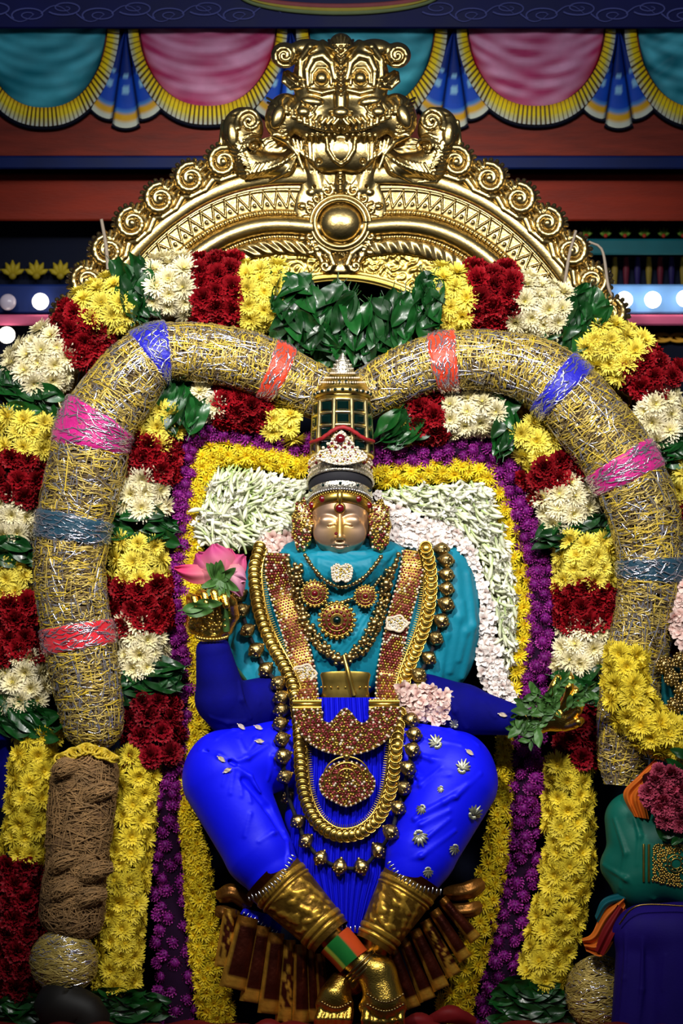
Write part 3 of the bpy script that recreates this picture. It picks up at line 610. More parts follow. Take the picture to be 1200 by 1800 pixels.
def strip(kind, P, parent, name, th=None, jit=.22, rotz=None, lab=None, skip=0):
    """flower-covered band: P rows (x,y,d,halfwidth)"""
    mes, fn, sp, core, rf = KIND[kind]
    P = np.asarray(P, dtype=float); L = plen(P); n = max(6, int(L/8)); Q = spline(P, n)
    hwm = Q[:, 3].mean(); th = th or min(.62*hwm, 36); R = Q.copy(); R[:, 3] = np.maximum(R[:, 3]-rf, R[:, 3]*.45)
    b = MB(); tube(b, R, 14, th=max(.3, (th-rf*.3)/R[:, 3].mean())); c = b.build(name, core, parent, label=lab)
    Tn, A, B = frames(Q); seg = np.concatenate([[0], np.cumsum(np.linalg.norm(np.diff(Q[:, :2], axis=0), axis=1))]); L = seg[-1]
    a_, b_ = max(hwm-rf*.62, hwm*.4), th; span = math.radians(78)
    ph = np.linspace(-span, span, 60); arc = np.concatenate([[0], np.cumsum(np.hypot(np.diff(a_*np.sin(ph)), np.diff(b_*np.cos(ph))))])
    rows = max(2, int(round(arc[-1]/sp))+1) if arc[-1] > sp*.6 else 1; ns = max(1, int(round(L/(sp*.92))))
    for i in range(ns):
        for j in range(rows):
            if skip and random.random() < skip: continue
            u = ((j+.5*(i % 2)*(rows > 1)+random.uniform(-jit, jit))/max(1, rows-1)) if rows > 1 else .5
            if u > 1.12: continue
            p_ = np.interp(min(max(u, 0), 1)*arc[-1], arc, ph); s_ = L*(i+.5+random.uniform(-jit, jit))/ns
            k = [np.interp(s_, seg, Q[:, m]) for m in range(4)]; Ai = np.array([np.interp(s_, seg, A[:, m]) for m in range(3)]); Ti = np.array([np.interp(s_, seg, Tn[:, m]) for m in range(3)])
            hw = max(k[3]-rf*.62, k[3]*.4); off = Ai*hw*math.sin(p_); nrm = Ai*math.sin(p_)/hw+np.array([0, 0, -1])*math.cos(p_)/b_; nrm /= np.linalg.norm(nrm); nrm = nrm+Ti*random.uniform(-.28, .28)+Ai*random.uniform(-.2, .2)
            o = inst(random.choice(mes), fn, c, k[0]+off[0], k[1]+off[1], k[2]-b_*math.cos(p_), nrm, sc=random.uniform(.86, 1.12))
    return c
def leafband(P, parent, n, name='leaf_cluster', sc=1., jit=.35, depth=26):
    """bunch of broad leaves laid across a garland: P two ends (x,y,d,halfwidth)"""
    P = np.asarray(P, dtype=float); Q = spline(P, 8); R = Q.copy(); R[:, 3] *= .55; b = MB(); tube(b, R, 8, th=.5); c = b.build(name, 'stem_core', parent)
    Tn, A, B = frames(Q)
    for i in range(n):
        t = random.uniform(0, 1); u = random.uniform(-.85, .85); k = [np.interp(t, np.linspace(0, 1, 8), Q[:, m]) for m in range(4)]; Ai = A[min(7, int(t*8))]; Ti = Tn[min(7, int(t*8))]
        dirv = Ai*random.choice((-1, 1))+Ti*random.uniform(-jit, jit)*1.6+np.array([0, 0, random.uniform(-.3, .3)])
        X = Vector((dirv[0], dirv[2], -dirv[1])).normalized(); N_ = Vector((random.uniform(-.6, .6), -1, random.uniform(-.6, .6))); Y = N_.cross(X).normalized(); Z = X.cross(Y)
        rot = Matrix((X, Y, Z)).transposed().to_quaternion()
        inst(random.choice(LEAF), 'leaf', c, k[0]+Ai[0]*u*k[3], k[1]+Ai[1]*u*k[3], k[2]-depth*math.sqrt(max(.1, 1-u*u))-random.uniform(0, 8), rot=rot, sc=sc*random.uniform(.7, 1.1))
    return c
def band(kind, x0, y0, h0, x1, y1, h1, d, parent, name, **kw):
    return strip(kind, [(x0, y0, d, h0), ((x0+x1)/2, (y0+y1)/2, d, (h0+h1)/2), (x1, y1, d, h1)], parent, name, **kw)
NM = {'yellow': 'yellow_flower_band', 'cream': 'cream_flower_band', 'red': 'red_flower_band', 'darkred': 'dark_red_flower_band', 'longyellow': 'long_yellow_band'}
def garland(name, base, label, cat, segs, d, group=None):
    e = empty(name, base[0], base[1], d, label, cat, group)
    for s_ in segs:
        dd = d+(s_[7] if len(s_) > 7 else 0)
        if s_[0] == 'leaf': leafband([(s_[1], s_[2], dd, s_[3]), (s_[4], s_[5], dd, s_[6])], e, int(6+.0022*s_[3]*2*math.hypot(s_[4]-s_[1], s_[5]-s_[2])*1.5))
        else: band(s_[0], *s_[1:7], dd, e, NM[s_[0]])
    return e
# ------------------------------------------------------------ garlands of alternating flower blocks
OUT_L = [('yellow', 497, 518, 62, 422, 522, 70), ('red', 424, 512, 68, 340, 512, 68), ('cream', 338, 502, 62, 258, 502, 56), ('leaf', 262, 505, 52, 218, 518, 50),
         ('yellow', 226, 520, 56, 150, 560, 58), ('red', 160, 556, 56, 118, 622, 52), ('cream', 112, 600, 56, 42, 672, 62), ('leaf', 60, 668, 58, 25, 720, 66),
         ('yellow', 50, 722, 62, 40, 800, 58), ('red', 36, 796, 50, 30, 882, 52), ('cream', 22, 868, 44, 20, 955, 42), ('leaf', 20, 955, 44, 20, 985, 44), ('yellow', 18, 978, 44, 18, 1052, 42),
         ('red', 28, 1050, 50, 36, 1160, 50), ('cream', 42, 1136, 48, 40, 1248, 50), ('leaf', 58, 1235, 50, 45, 1290, 54), ('longyellow', 66, 1285, 48, 42, 1515, 46),
         ('darkred', 34, 1510, 50, 24, 1752, 52), ('leaf', 30, 1745, 55, 30, 1810, 60)]
OUT_R = [('yellow', 762, 520, 62, 832, 528, 64), ('red', 826, 522, 64, 908, 520, 58), ('cream', 905, 530, 62, 992, 556, 58), ('leaf', 988, 545, 48, 1050, 578, 48),
         ('yellow', 1036, 588, 52, 1118, 634, 58), ('red', 1110, 632, 42, 1175, 690, 58), ('cream', 1142, 700, 50, 1185, 768, 60), ('leaf', 1180, 762, 44, 1195, 805, 44),
         ('yellow', 1205, 800, 40, 1212, 890, 40), ('red', 1222, 885, 44, 1225, 980, 44), ('cream', 1225, 980, 44, 1222, 1080, 44), ('red', 1190, 1085, 36, 1160, 1140, 40)]
IN_L = [('yellow', 528, 742, 42, 470, 738, 40), ('red', 478, 718, 44, 380, 706, 42), ('cream', 402, 708, 40, 340, 700, 38), ('leaf', 345, 708, 42, 290, 712, 46),
        ('yellow', 296, 716, 44, 268, 786, 50), ('red', 266, 768, 52, 258, 842, 54), ('cream', 248, 826, 56, 245, 902, 56), ('leaf', 246, 896, 54, 242, 942, 54),
        ('yellow', 242, 940, 56, 243, 1026, 56), ('red', 244, 1018, 60, 246, 1110, 60), ('cream', 242, 1082, 54, 248, 1185, 54), ('leaf', 250, 1178, 50, 258, 1222, 52),
        ('darkred', 260, 1215, 52, 270, 1340, 56), ('longyellow', 243, 1322, 46, 214, 1560, 48), ('longyellow', 216, 1545, 48, 204, 1742, 44), ('leaf', 222, 1738, 56, 225, 1812, 66)]
IN_R = [('leaf', 690, 735, 30, 720, 770, 30), ('yellow', 690, 755, 36, 722, 740, 40), ('red', 722, 730, 50, 782, 730, 50), ('cream', 782, 728, 50, 882, 722, 42), ('leaf', 868, 740, 44, 905, 742, 44),
        ('yellow', 918, 752, 44, 966, 800, 54), ('red', 952, 812, 54, 988, 862, 54), ('cream', 978, 852, 54, 1008, 918, 60), ('leaf', 1000, 916, 60, 1012, 952, 56),
        ('yellow', 1028, 940, 60, 1034, 1030, 62), ('red', 1032, 1022, 56, 1030, 1112, 56), ('cream', 1034, 1095, 54, 1022, 1184, 54), ('leaf', 1032, 1180, 50, 1035, 1240, 50),
        ('darkred', 1022, 1225, 44, 1020, 1345, 48), ('longyellow', 1000, 1335, 46, 1000, 1540, 50), ('longyellow', 1000, 1530, 50, 952, 1730, 50), ('leaf', 935, 1725, 54, 930, 1812, 66)]
garland('flower_garland', (40, 1810), 'outer left garland of red, cream and yellow flower blocks with leaves, against the left edge', 'garland', OUT_L, 100)
garland('flower_garland', (1200, 1180), 'outer right garland of red, cream and yellow flower blocks running to the right edge', 'garland', OUT_R, 100)
garland('flower_garland', (240, 1810), 'inner left garland of flower blocks between the left mesh roll and the purple string', 'garland', IN_L, 62)
garland('flower_garland', (940, 1810), 'inner right garland of flower blocks between the purple string and the right mesh roll', 'garland', IN_R, 62)
def bunch(x0, x1, fy0, fy1, n, base, d, lab, sc=1.1):
    e = empty('leaf_bunch', base[0], base[1], d, lab, 'leaves'); b = MB(); tube(b, [(x0+20, (fy0(x0)+fy1(x0))/2, d+10, 20), ((x0+x1)/2, (fy0((x0+x1)/2)+fy1((x0+x1)/2))/2, d+10, 46), (x1-12, (fy0(x1)+fy1(x1))/2, d+10, 30)], 10, th=.4); b.build('bundle_core', 'stem_core', e)
    for i in range(n):
        x = random.uniform(x0, x1); y = random.uniform(fy0(x), fy1(x)); a = random.gauss(1.75 if x1 < 640 else 1.4, .55)
        X = Vector((math.cos(a), random.uniform(-.35, .35), -math.sin(a))).normalized(); N_ = Vector((random.uniform(-.9, .9), -1, random.uniform(-.5, .7))); Y = N_.cross(X).normalized(); Z = X.cross(Y)
        inst(random.choice(LEAF), 'leaf', e, x, y, d-random.uniform(0, 30), rot=Matrix((X, Y, Z)).transposed().to_quaternion(), sc=sc*random.uniform(.75, 1.15))
bunch(486, 630, lambda x: 496+max(0, x-545)*.5+abs(x-520)*.1, lambda x: 592+(x-488)*.28, 84, (555, 640), 84, 'left clump of dark green betel leaves above the crown tip')
bunch(630, 764, lambda x: 566-(x-640)*.55, lambda x: 626-(x-640)*.42, 74, (690, 640), 84, 'right clump of dark green betel leaves above the crown tip')
# purple strings and yellow borders of the inner frame
def single(name, kind, P, base, lab, cat='garland', d=None, sname=None, **kw):
    e = empty(name, base[0], base[1], P[0][2], lab, cat); strip(kind, P, e, sname, **kw); return e
random.seed(3)
single('amaranth_garland', 'purple', [(548, 790, 78, 21), (480, 772, 72, 21), (410, 755, 74, 20), (352, 752, 74, 22), (330, 790, 74, 21), (326, 860, 74, 20), (320, 940, 74, 19), (313, 1040, 74, 18), (318, 1140, 74, 21), (322, 1220, 74, 22), (305, 1330, 74, 22), (296, 1420, 72, 28), (298, 1520, 84, 31), (304, 1640, 80, 34), (312, 1810, 80, 38)], (312, 1810), 'left string of purple globe amaranth beside the left yellow border', sname='stem_cord', th=14)
single('amaranth_garland', 'purple', [(652, 790, 78, 24), (730, 795, 72, 24), (820, 792, 74, 22), (876, 812, 74, 24), (905, 870, 74, 24), (930, 950, 74, 24), (950, 1040, 74, 26), (950, 1130, 74, 28), (932, 1215, 74, 26), (928, 1320, 74, 27), (922, 1420, 72, 27), (914, 1530, 84, 31), (888, 1660, 80, 32), (858, 1810, 80, 32)], (858, 1810), 'right string of purple globe amaranth beside the right yellow border', sname='stem_cord', th=14)
single('marigold_border', 'border', [(540, 822, 74, 23), (470, 802, 78, 24), (400, 798, 78, 24), (364, 806, 78, 24), (350, 850, 78, 22), (338, 910, 78, 22), (330, 980, 78, 25), (334, 1060, 78, 22), (342, 1130, 78, 17), (346, 1220, 78, 17), (345, 1290, 78, 20), (332, 1370, 78, 16), (328, 1440, 74, 16), (345, 1510, 70, 22), (352, 1590, 64, 26), (364, 1690, 60, 28), (384, 1812, 60, 32)], (384, 1812), 'left border of small yellow chrysanthemums round the idol', sname='flower_cord', th=14)
single('marigold_border', 'border', [(656, 838, 74, 20), (720, 832, 78, 22), (790, 826, 78, 23), (848, 826, 78, 23), (872, 862, 78, 20), (890, 920, 78, 20), (908, 990, 78, 20), (918, 1080, 78, 18), (912, 1160, 78, 16), (902, 1220, 78, 13), (888, 1310, 78, 14), (884, 1400, 78, 18), (876, 1470, 74, 22), (858, 1560, 68, 25), (836, 1650, 64, 28), (806, 1740, 60, 30), (796, 1812, 60, 34)], (796, 1812), 'right border of small yellow chrysanthemums round the idol', sname='flower_cord', th=14)
def scatter_poly(poly, sp):
    P = np.array(poly, float); x0, y0 = P.min(0); x1, y1 = P.max(0); out = []
    def inside(x, y):
        c = False; j = len(P)-1
        for i in range(len(P)):
            if (P[i][1] > y) != (P[j][1] > y) and x < (P[j][0]-P[i][0])*(y-P[i][1])/(P[j][1]-P[i][1])+P[i][0]: c = not c
            j = i
        return c
    i = 0
    y = y0
    while y <= y1:
        x = x0+(i % 2)*sp*.5
        while x <= x1:
            a, b_ = x+random.uniform(-.3, .3)*sp, y+random.uniform(-.3, .3)*sp
            if inside(a, b_): out.append((a, b_))
            x += sp
        y += sp*.85; i += 1
    return out
def panel(name, lab, cat, poly, mes, fn, sp, d, ang=None, base=None, core='cream_core'):
    e = empty(name, base[0], base[1], d+14, lab, cat); P = np.array(poly, float); c = P.mean(0)
    b = MB(); V0 = [((x-c[0])*.9+c[0], (y-c[1])*.9+c[1], d+4) for x, y in poly]; V1 = [(x, y, d+14) for x, y in poly]; n = len(poly)
    b.add(V0+V1, [(i, (i+1) % n, n+(i+1) % n, n+i) for i in range(n)]); b.F.append(np.array([list(range(n))[::-1]])); b.M.append(np.zeros(1, int)); b.build('backing_pad', core, e)
    pts = scatter_poly(poly, sp)[:295]
    if fn == 'tuberose_bud':
        b = MB()
        for x, y in scatter_poly(poly, sp*.62):
            a = ang(x, y)+random.gauss(0, .6); L = random.uniform(20, 34); r = random.uniform(2.2, 3.6); ex, ey = math.cos(a)*L*.5, math.sin(a)*L*.5; z0 = d+4-random.uniform(0, 10); C = np.array([lin('a9c070')]*2+[lin('f4f2d8')]*3)
            tube(b, [(x-ex, y-ey, z0+4, r*.5), (x-ex*.5, y-ey*.5, z0+1, r*.6), (x+ex*.2, y+ey*.2, z0-2, r), (x+ex*.7, y+ey*.7, z0-5, r*1.1), (x+ex, y+ey, z0-6, r*.2)], 5, C=C)
        b.build('bud_mass', 'petal', e, kind='stuff')
    for x, y in pts:
        if ang is None: inst(random.choice(mes), fn, e, x, y, d-random.uniform(0, 12), (random.uniform(-.7, .7), random.uniform(-.7, .7), -1), random.uniform(.8, 1.2))
        else:
            a = ang(x, y)+random.gauss(0, .5); X = Vector((math.cos(a), random.uniform(-.7, .2), -math.sin(a))).normalized(); Y = Vector((0, -1, .01)).cross(X).normalized(); Z = X.cross(Y)
            inst(random.choice(mes), fn, e, x, y, d-random.uniform(0, 22), rot=Matrix((X, Y, Z)).transposed().to_quaternion(), sc=random.uniform(.8, 1.15))
PL = [(378, 828), (450, 830), (532, 848), (540, 880), (528, 925), (505, 950), (470, 955), (440, 968), (400, 965), (350, 955), (345, 915), (362, 870)]
panel('tuberose_garland', 'mass of greenish white tuberose buds left of the idol face', 'garland', PL, TUB, 'tuberose_bud', 12.5, 66, lambda x, y: math.atan2(y-900, x-470)*.3+(0 if x > 440 else 2.7), (440, 968))
PR = [(662, 868), (720, 858), (800, 852), (852, 852), (872, 900), (892, 960), (905, 1040), (905, 1130), (890, 1190), (878, 1130), (868, 1040), (845, 975), (800, 930), (740, 900)]
panel('tuberose_garland', 'mass of greenish white tuberose buds right of the idol face, trailing down', 'garland', PR, TUB, 'tuberose_bud', 11.5, 66, lambda x, y: .3+(y-850)*.004, (890, 1200))
PP = [(662, 868), (720, 905), (800, 930), (842, 985), (862, 1060), (872, 1130), (890, 1200), (905, 1238), (862, 1222), (842, 1190), (842, 1120), (848, 1060), (838, 1010), (800, 965), (740, 958), (690, 965), (665, 930)]
panel('blossom_garland', 'band of pinkish white blossoms curving from the right ear round the teal drape', 'garland', PP, NER, 'pale_blossom', 10.2, 56, None, (880, 1235))
panel('blossom_garland', 'small tuft of pinkish blossoms beside the idol left shoulder strap', 'garland', [(458, 945), (505, 935), (535, 950), (530, 990), (490, 1010), (462, 990)], PNK, 'pale_blossom', 12, 46, None, (490, 1010))
panel('blossom_garland', 'bunch of pink blossoms tucked at the idol right hip', 'garland', [(700, 1205), (745, 1200), (795, 1225), (800, 1258), (765, 1268), (720, 1262), (702, 1240)], PNK, 'pale_blossom', 12, -34, None, (750, 1268))
# ------------------------------------------------------------ mesh-wrapped vetiver rolls
mat('vetiver', '5c4a2c', .8, var=.5, vs=60, bump=.8, bs=220)
mat('gold_wire', 'b8a052', .4, .35, var=.3, vs=40)
mat('yellow_twine', 'c8aa28', .5, var=.2, vs=40)
mat('tinsel', 'e4e2ee', .18, .88)
mat('coir', '6a4c2c', .85, var=.4, vs=40, bump=.8, bs=200)
mat('coir_fibre', '8a683e', .75, var=.4, vs=30)
for nm, c in (('pink', 'b80a74'), ('blue', '100ca8'), ('orange', 'd83814'), ('red', 'd01428'), ('teal', '08384c')): mat('ribbon_'+nm, c, .45, var=.15, vs=30, bump=.5, bs=150, sheen=.2)
def strands(mb, Q, N, r_off, wd, len_ang, seg, slope, mi=0, longi=0.):
    """wire loops lying on a roll: Q rows (x,y,d,r)"""
    T, A, B = frames(Q); n = len(Q); s = np.concatenate([[0], np.cumsum(np.linalg.norm(np.diff(Q[:, :3], axis=0), axis=1))])
    L = s[-1]; cs = []
    s0 = RNG.uniform(0, L, N); a0 = RNG.uniform(-.9, math.pi+.9, N); la = RNG.uniform(.4, 1, N)*len_ang*RNG.choice([-1, 1], N); sl = RNG.normal(0, slope, N); isl = RNG.random(N) < longi
    t = np.linspace(0, 1, seg+1)[None]
    aa = np.where(isl[:, None], a0[:, None]+RNG.normal(0, .25, N)[:, None]*t, a0[:, None]+la[:, None]*t)
    ss = np.where(isl[:, None], s0[:, None]+RNG.uniform(25, 70, N)[:, None]*t, s0[:, None]+sl[:, None]*t+RNG.uniform(-4, 4, N)[:, None]*np.sin(t*RNG.uniform(2, 7, N)[:, None]))
    ss = np.clip(ss, 0, L); ro = RNG.uniform(*r_off, N)[:, None]+RNG.uniform(0, 2.5, N)[:, None]*np.sin(t*3.14*RNG.uniform(.5, 3, N)[:, None])
    def ev(M): return np.stack([np.interp(ss, s, M[:, k]) for k in range(3)], -1)
    c = ev(Q); a_ = ev(A); b_ = ev(B); rr = np.interp(ss, s, Q[:, 3])+ro
    P = c+a_*(np.cos(aa)*rr)[..., None]+b_*(np.sin(aa)*rr)[..., None]
    nr = a_*np.cos(aa)[..., None]+b_*np.sin(aa)[..., None]; tg = np.gradient(P, axis=1); tg /= np.linalg.norm(tg, axis=2)[..., None]+1e-9; sd = np.cross(tg, nr)
    w_ = (RNG.uniform(.7, 1.3, N)*wd)[:, None, None]
    V = np.stack([P+sd*w_, P+nr*w_, P-sd*w_], 2).reshape(-1, 3)
    base = (np.arange(N)[:, None, None, None]*(seg+1)+np.arange(seg)[None, :, None, None])*3
    f = np.array([[0, 3, 4, 1], [1, 4, 5, 2]])[None, None]
    mb.add(V, (base+f).reshape(-1, 4), mi)
def roll(base, lab, P, bands, dens=1., seed=1):
    e = empty('mesh_roll', base[0], base[1], P[0][2], lab, 'garland'); P = np.array(P, float); n = int(plen(P)/7); Q = spline(P, n); L = plen(Q)
    b = MB(); tube(b, Q*[1, 1, 1, .95], 28, disp=lambda t, p: 2.0*np.sin(t*L/13+2*np.sin(p*2))+1.2*np.sin(t*L/5+p*3)); b.build('fibre_core', 'vetiver', e)
    b = MB(); strands(b, Q, int(L*4.6*dens), (-1, 3), .95, .6, 9, 6, longi=.12); b.build('wire_netting', 'gold_wire', e, kind='stuff')
    b = MB(); strands(b, Q, int(L*.9*dens), (0, 3), .9, .85, 9, 5, longi=.15); b.build('yellow_wire', 'yellow_twine', e, kind='stuff')
    b = MB(); strands(b, Q, int(L*3.0*dens), (-3, 2.5), .8, 1.1, 7, 11, longi=.25); b.build('brown_fibre', 'vetiver', e, kind='stuff')
    b = MB(); strands(b, Q, int(L*2.0*dens), (-1, 2.8), 1.0, .45, 4, 6, longi=.4); b.build('tinsel_strands', 'tinsel', e, kind='stuff')
    s = np.concatenate([[0], np.cumsum(np.linalg.norm(np.diff(Q[:, :2], axis=0), axis=1))])
    for (x, y, wd, col, tl) in bands:
        i = int(np.argmin(np.hypot(Q[:, 0]-x, Q[:, 1]-y))); sc_ = s[i]; ss = np.linspace(sc_-wd/2, sc_+wd/2, 13); R = np.stack([np.interp(ss, s, Q[:, k]) for k in range(4)], 1); R[:, 3] += 6
        R[0, 3] -= 5; R[-1, 3] -= 5; b = MB(); tube(b, R, 40, disp=lambda t, p: 1.1*np.sin(t*34+1.5*np.sin(p*3+x))); o = b.build('ribbon_wrap', 'ribbon_'+col, e, label=col.replace('teal', 'dark teal')+' ribbon band')
        R2 = R.copy(); R2[:, 3] += 1; b = MB(); strands(b, R2, int(wd*4), (-.8, 1), .7, .5, 6, tl); b.build('tinsel_strands', 'tinsel', o, kind='stuff')
    return e
EL = [(592, 700, 62, 42), (560, 690, 52, 44), (520, 672, 44, 46), (475, 650, 38, 49), (425, 632, 34, 50), (370, 622, 32, 49), (315, 618, 32, 48), (278, 622, 30, 50), (240, 650, 26, 58), (202, 700, 24, 62), (166, 755, 22, 64), (150, 830, 20, 66), (128, 930, 18, 62), (122, 1010, 16, 61), (134, 1100, 14, 60), (150, 1190, 14, 58), (162, 1260, 12, 53), (164, 1296, 12, 44), (164, 1314, 12, 24)]
roll((164, 1314), 'left thick roll wrapped in golden wire netting with bright ribbon bands', EL, [(480, 652, 36, 'orange', 5), (276, 622, 42, 'blue', 16), (166, 755, 66, 'pink', 8), (128, 930, 48, 'teal', 6), (136, 1118, 46, 'red', 8)])
ER = [(615, 708, 62, 40), (650, 690, 52, 42), (700, 664, 42, 46), (760, 640, 36, 48), (830, 632, 32, 49), (890, 638, 30, 52), (945, 655, 28, 58), (990, 688, 26, 60), (1035, 738, 24, 63), (1080, 795, 22, 63), (1115, 860, 20, 62), (1140, 940, 20, 60), (1146, 1010, 20, 58), (1135, 1080, 20, 52), (1118, 1160, 20, 52), (1108, 1240, 20, 54), (1098, 1330, 20, 46), (1094, 1380, 20, 30)]
roll((1094, 1380), 'right thick roll wrapped in golden wire netting with bright ribbon bands', ER, [(782, 635, 46, 'orange', 5), (984, 684, 40, 'blue', 8), (1100, 825, 50, 'pink', 7), (1146, 1000, 40, 'teal', 8)])
# coir bundle under the left roll, with its yellow twine and netted ball
e = empty('coir_bundle', 130, 1630, 20, 'brown fibre bundle hanging below the left netted roll', 'bundle')
P = spline([(146, 1326, 16, 38), (150, 1350, 14, 50), (144, 1410, 12, 52), (138, 1470, 12, 50), (134, 1530, 12, 48), (128, 1580, 12, 50), (126, 1625, 12, 46), (124, 1645, 14, 30)], 50)
b = MB(); tube(b, P, 30, disp=lambda t, p: 6*np.abs(np.sin(t*19+1.6*np.sin(p*2)))+4*np.sin(p*3+t*23)-3); b.build('fibre_core', 'coir', e)
b = MB(); strands(b, P, 2600, (1, 8), .9, .9, 6, 14, longi=.2); b.build('loose_fibres', 'coir_fibre', e, kind='stuff')
for k, (x, y, r) in enumerate([(112, 1355, 14), (165, 1400, 20), (110, 1520, 20), (158, 1540, 22), (112, 1570, 18), (150, 1585, 20)]):
    Q = spline([(x-r, y+r*.5, -28, 6), (x-r*.4, y-r*.1, -36, 11), (x+r*.6, y-r*.5, -36, 11), (x+r*1.7, y-r*.7, -26, 4)], 12); b = MB(); tube(b, Q, 10); strands(b, Q, 420, (0, 6), .8, .8, 5, 12, longi=.3); b.build('fibre_knot', 'coir_fibre', e)
b = MB()
for k in range(26):
    t = k/25; cx = 108+t*92; cy = 1322+12*abs(t-.5)*2-6*math.sin(t*3.1); u = np.linspace(0, 6.28, 18); rr = random.uniform(8, 14)
    tube(b, np.c_[cx+rr*np.cos(u), cy+rr*.7*np.sin(u), -34+5*np.sin(u*2+k), np.full(18, 2.2)], 5)
tag(b.build('twine_coils', 'yellow_twine'), 'tangle of bright yellow twine loops on top of the brown fibre bundle', 'twine')
e = empty('netted_ball', 112, 1748, 10, 'golden netted ball hanging under the brown fibre bundle', 'ornament')
b = MB(); ball(b, (112, 1690, 6), (58, 58, 46), 40, 24); b.build('ball_core', 'vetiver', e)
Q = np.c_[np.full(24, 112.), 1690-57*np.cos(np.linspace(.05, 3.09, 24)), np.full(24, 6.), 57*np.sin(np.linspace(.05, 3.09, 24))]
b = MB(); strands(b, Q, 900, (0, 2.5), .9, 1.1, 10, 14); b.V[0][:, 2] = 6+(b.V[0][:, 2]-6)*.82; b.build('wire_netting', 'gold_wire', e, kind='stuff')
b = MB(); strands(b, Q, 420, (0, 3), .8, .5, 4, 6); b.V[0][:, 2] = 6+(b.V[0][:, 2]-6)*.82; b.build('tinsel_strands', 'tinsel', e, kind='stuff')
e = empty('netted_ball', 1040, 1800, 10, 'golden netted ball half hidden at the bottom right', 'ornament')
b = MB(); ball(b, (1052, 1745, 30), (56, 66, 40), 40, 24); b.build('ball_core', 'vetiver', e)
Q = np.c_[np.full(24, 1052.), 1745-66*np.cos(np.linspace(.05, 3.09, 24)), np.full(24, 30.), 56*np.sin(np.linspace(.05, 3.09, 24))]
b = MB(); strands(b, Q, 900, (0, 2.5), .9, 1.1, 10, 14); b.V[0][:, 2] = 30+(b.V[0][:, 2]-30)*.74; b.build('wire_netting', 'gold_wire', e, kind='stuff')
b = MB(); strands(b, Q, 300, (0, 3), .8, .5, 4, 6); b.V[0][:, 2] = 30+(b.V[0][:, 2]-30)*.74; b.build('tinsel_strands', 'tinsel', e, kind='stuff')
# ------------------------------------------------------------ the seated idol
idol = empty('idol', 600, 1812, 10, 'gilded seated idol dressed in bright blue silk and a teal wrap, facing front', 'statue')
# --- drapery: teal upper wrap
def cloth(name, base, det, box, h, m, colf=None, off=0, amp=0., parent=None, **kw):
    V, Q = surfnet(*drape(base, det, box, h))
    note_depth(V)
    b = MB(); b.add(V, Q, 0, colf(V) if colf else None); return b.build(name, m, parent or idol, **kw)
BT = [('+', 'c', (700, 1000, 50, 34, 738, 1180, 56, 50), 12), ('+', 'c', (545, 998, 6, 31, 650, 998, 6, 31), 10), ('+', 'e', (600, 1085, 52, 112, 150, 56), 12), ('+', 'c', (468, 1000, 58, 34, 440, 1175, 58, 48), 14), ('+', 'e', (784, 1086, 56, 60, 130, 44), 14), ('+', 'c', (520, 985, 40, 34, 680, 985, 40, 34), 14), ('+', 'c', (470, 1200, 50, 50, 520, 1180, 40, 40), 14)]
DT = []
for k in range(9): DT += stroke([(505+k*4, 972+k*3, 0, 3), (560, 984+k*7, -1, 4.5), (600, 996+k*9, -1, 4.5), (650, 984+k*6, -1, 4), (694-k*3, 968+k*3, 0, 3)], 4)
for k in range(6): DT += stroke([(668-k*16, 1060+k*10, 0, 3), (640-k*17, 1110+k*8, -1, 5), (600-k*10, 1160, 0, 3)], 4)
for x0, x1, x2, y0, y2, r in ((800, 806, 790, 990, 1180, 6), (822, 830, 812, 1010, 1190, 7), (780, 784, 770, 1030, 1200, 5), (812, 818, 806, 1060, 1160, 4)): DT += stroke([(x0, y0, 2, r*.5), (x1, (y0+y2)/2, 1, r), (x2, y2, 2, r*.5)], 9)
for x0, x1, x2, y0, y2, r in ((425, 418, 430, 1060, 1200, 6), (450, 446, 462, 1080, 1220, 5), (408, 404, 412, 1100, 1190, 4)): DT += stroke([(x0, y0, 2, r*.5), (x1, (y0+y2)/2, 1, r), (x2, y2, 2, r*.5)], 9)
DT += stroke([(520, 984, 0, 4), (560, 974, -1, 5), (600, 972, -1, 5), (640, 973, -1, 5), (680, 982, 0, 4)], 3)
for k in range(5): DT += stroke([(548+k*14, 974, 0, 2.5), (578+k*16, 988+k*2, -1, 4), (600+k*14, 1004, 0, 2.5)], 4)
cloth('teal_wrap', BT, DT, (380, 856, 940, 1262, -34, 110), 2.2, 'teal_silk')
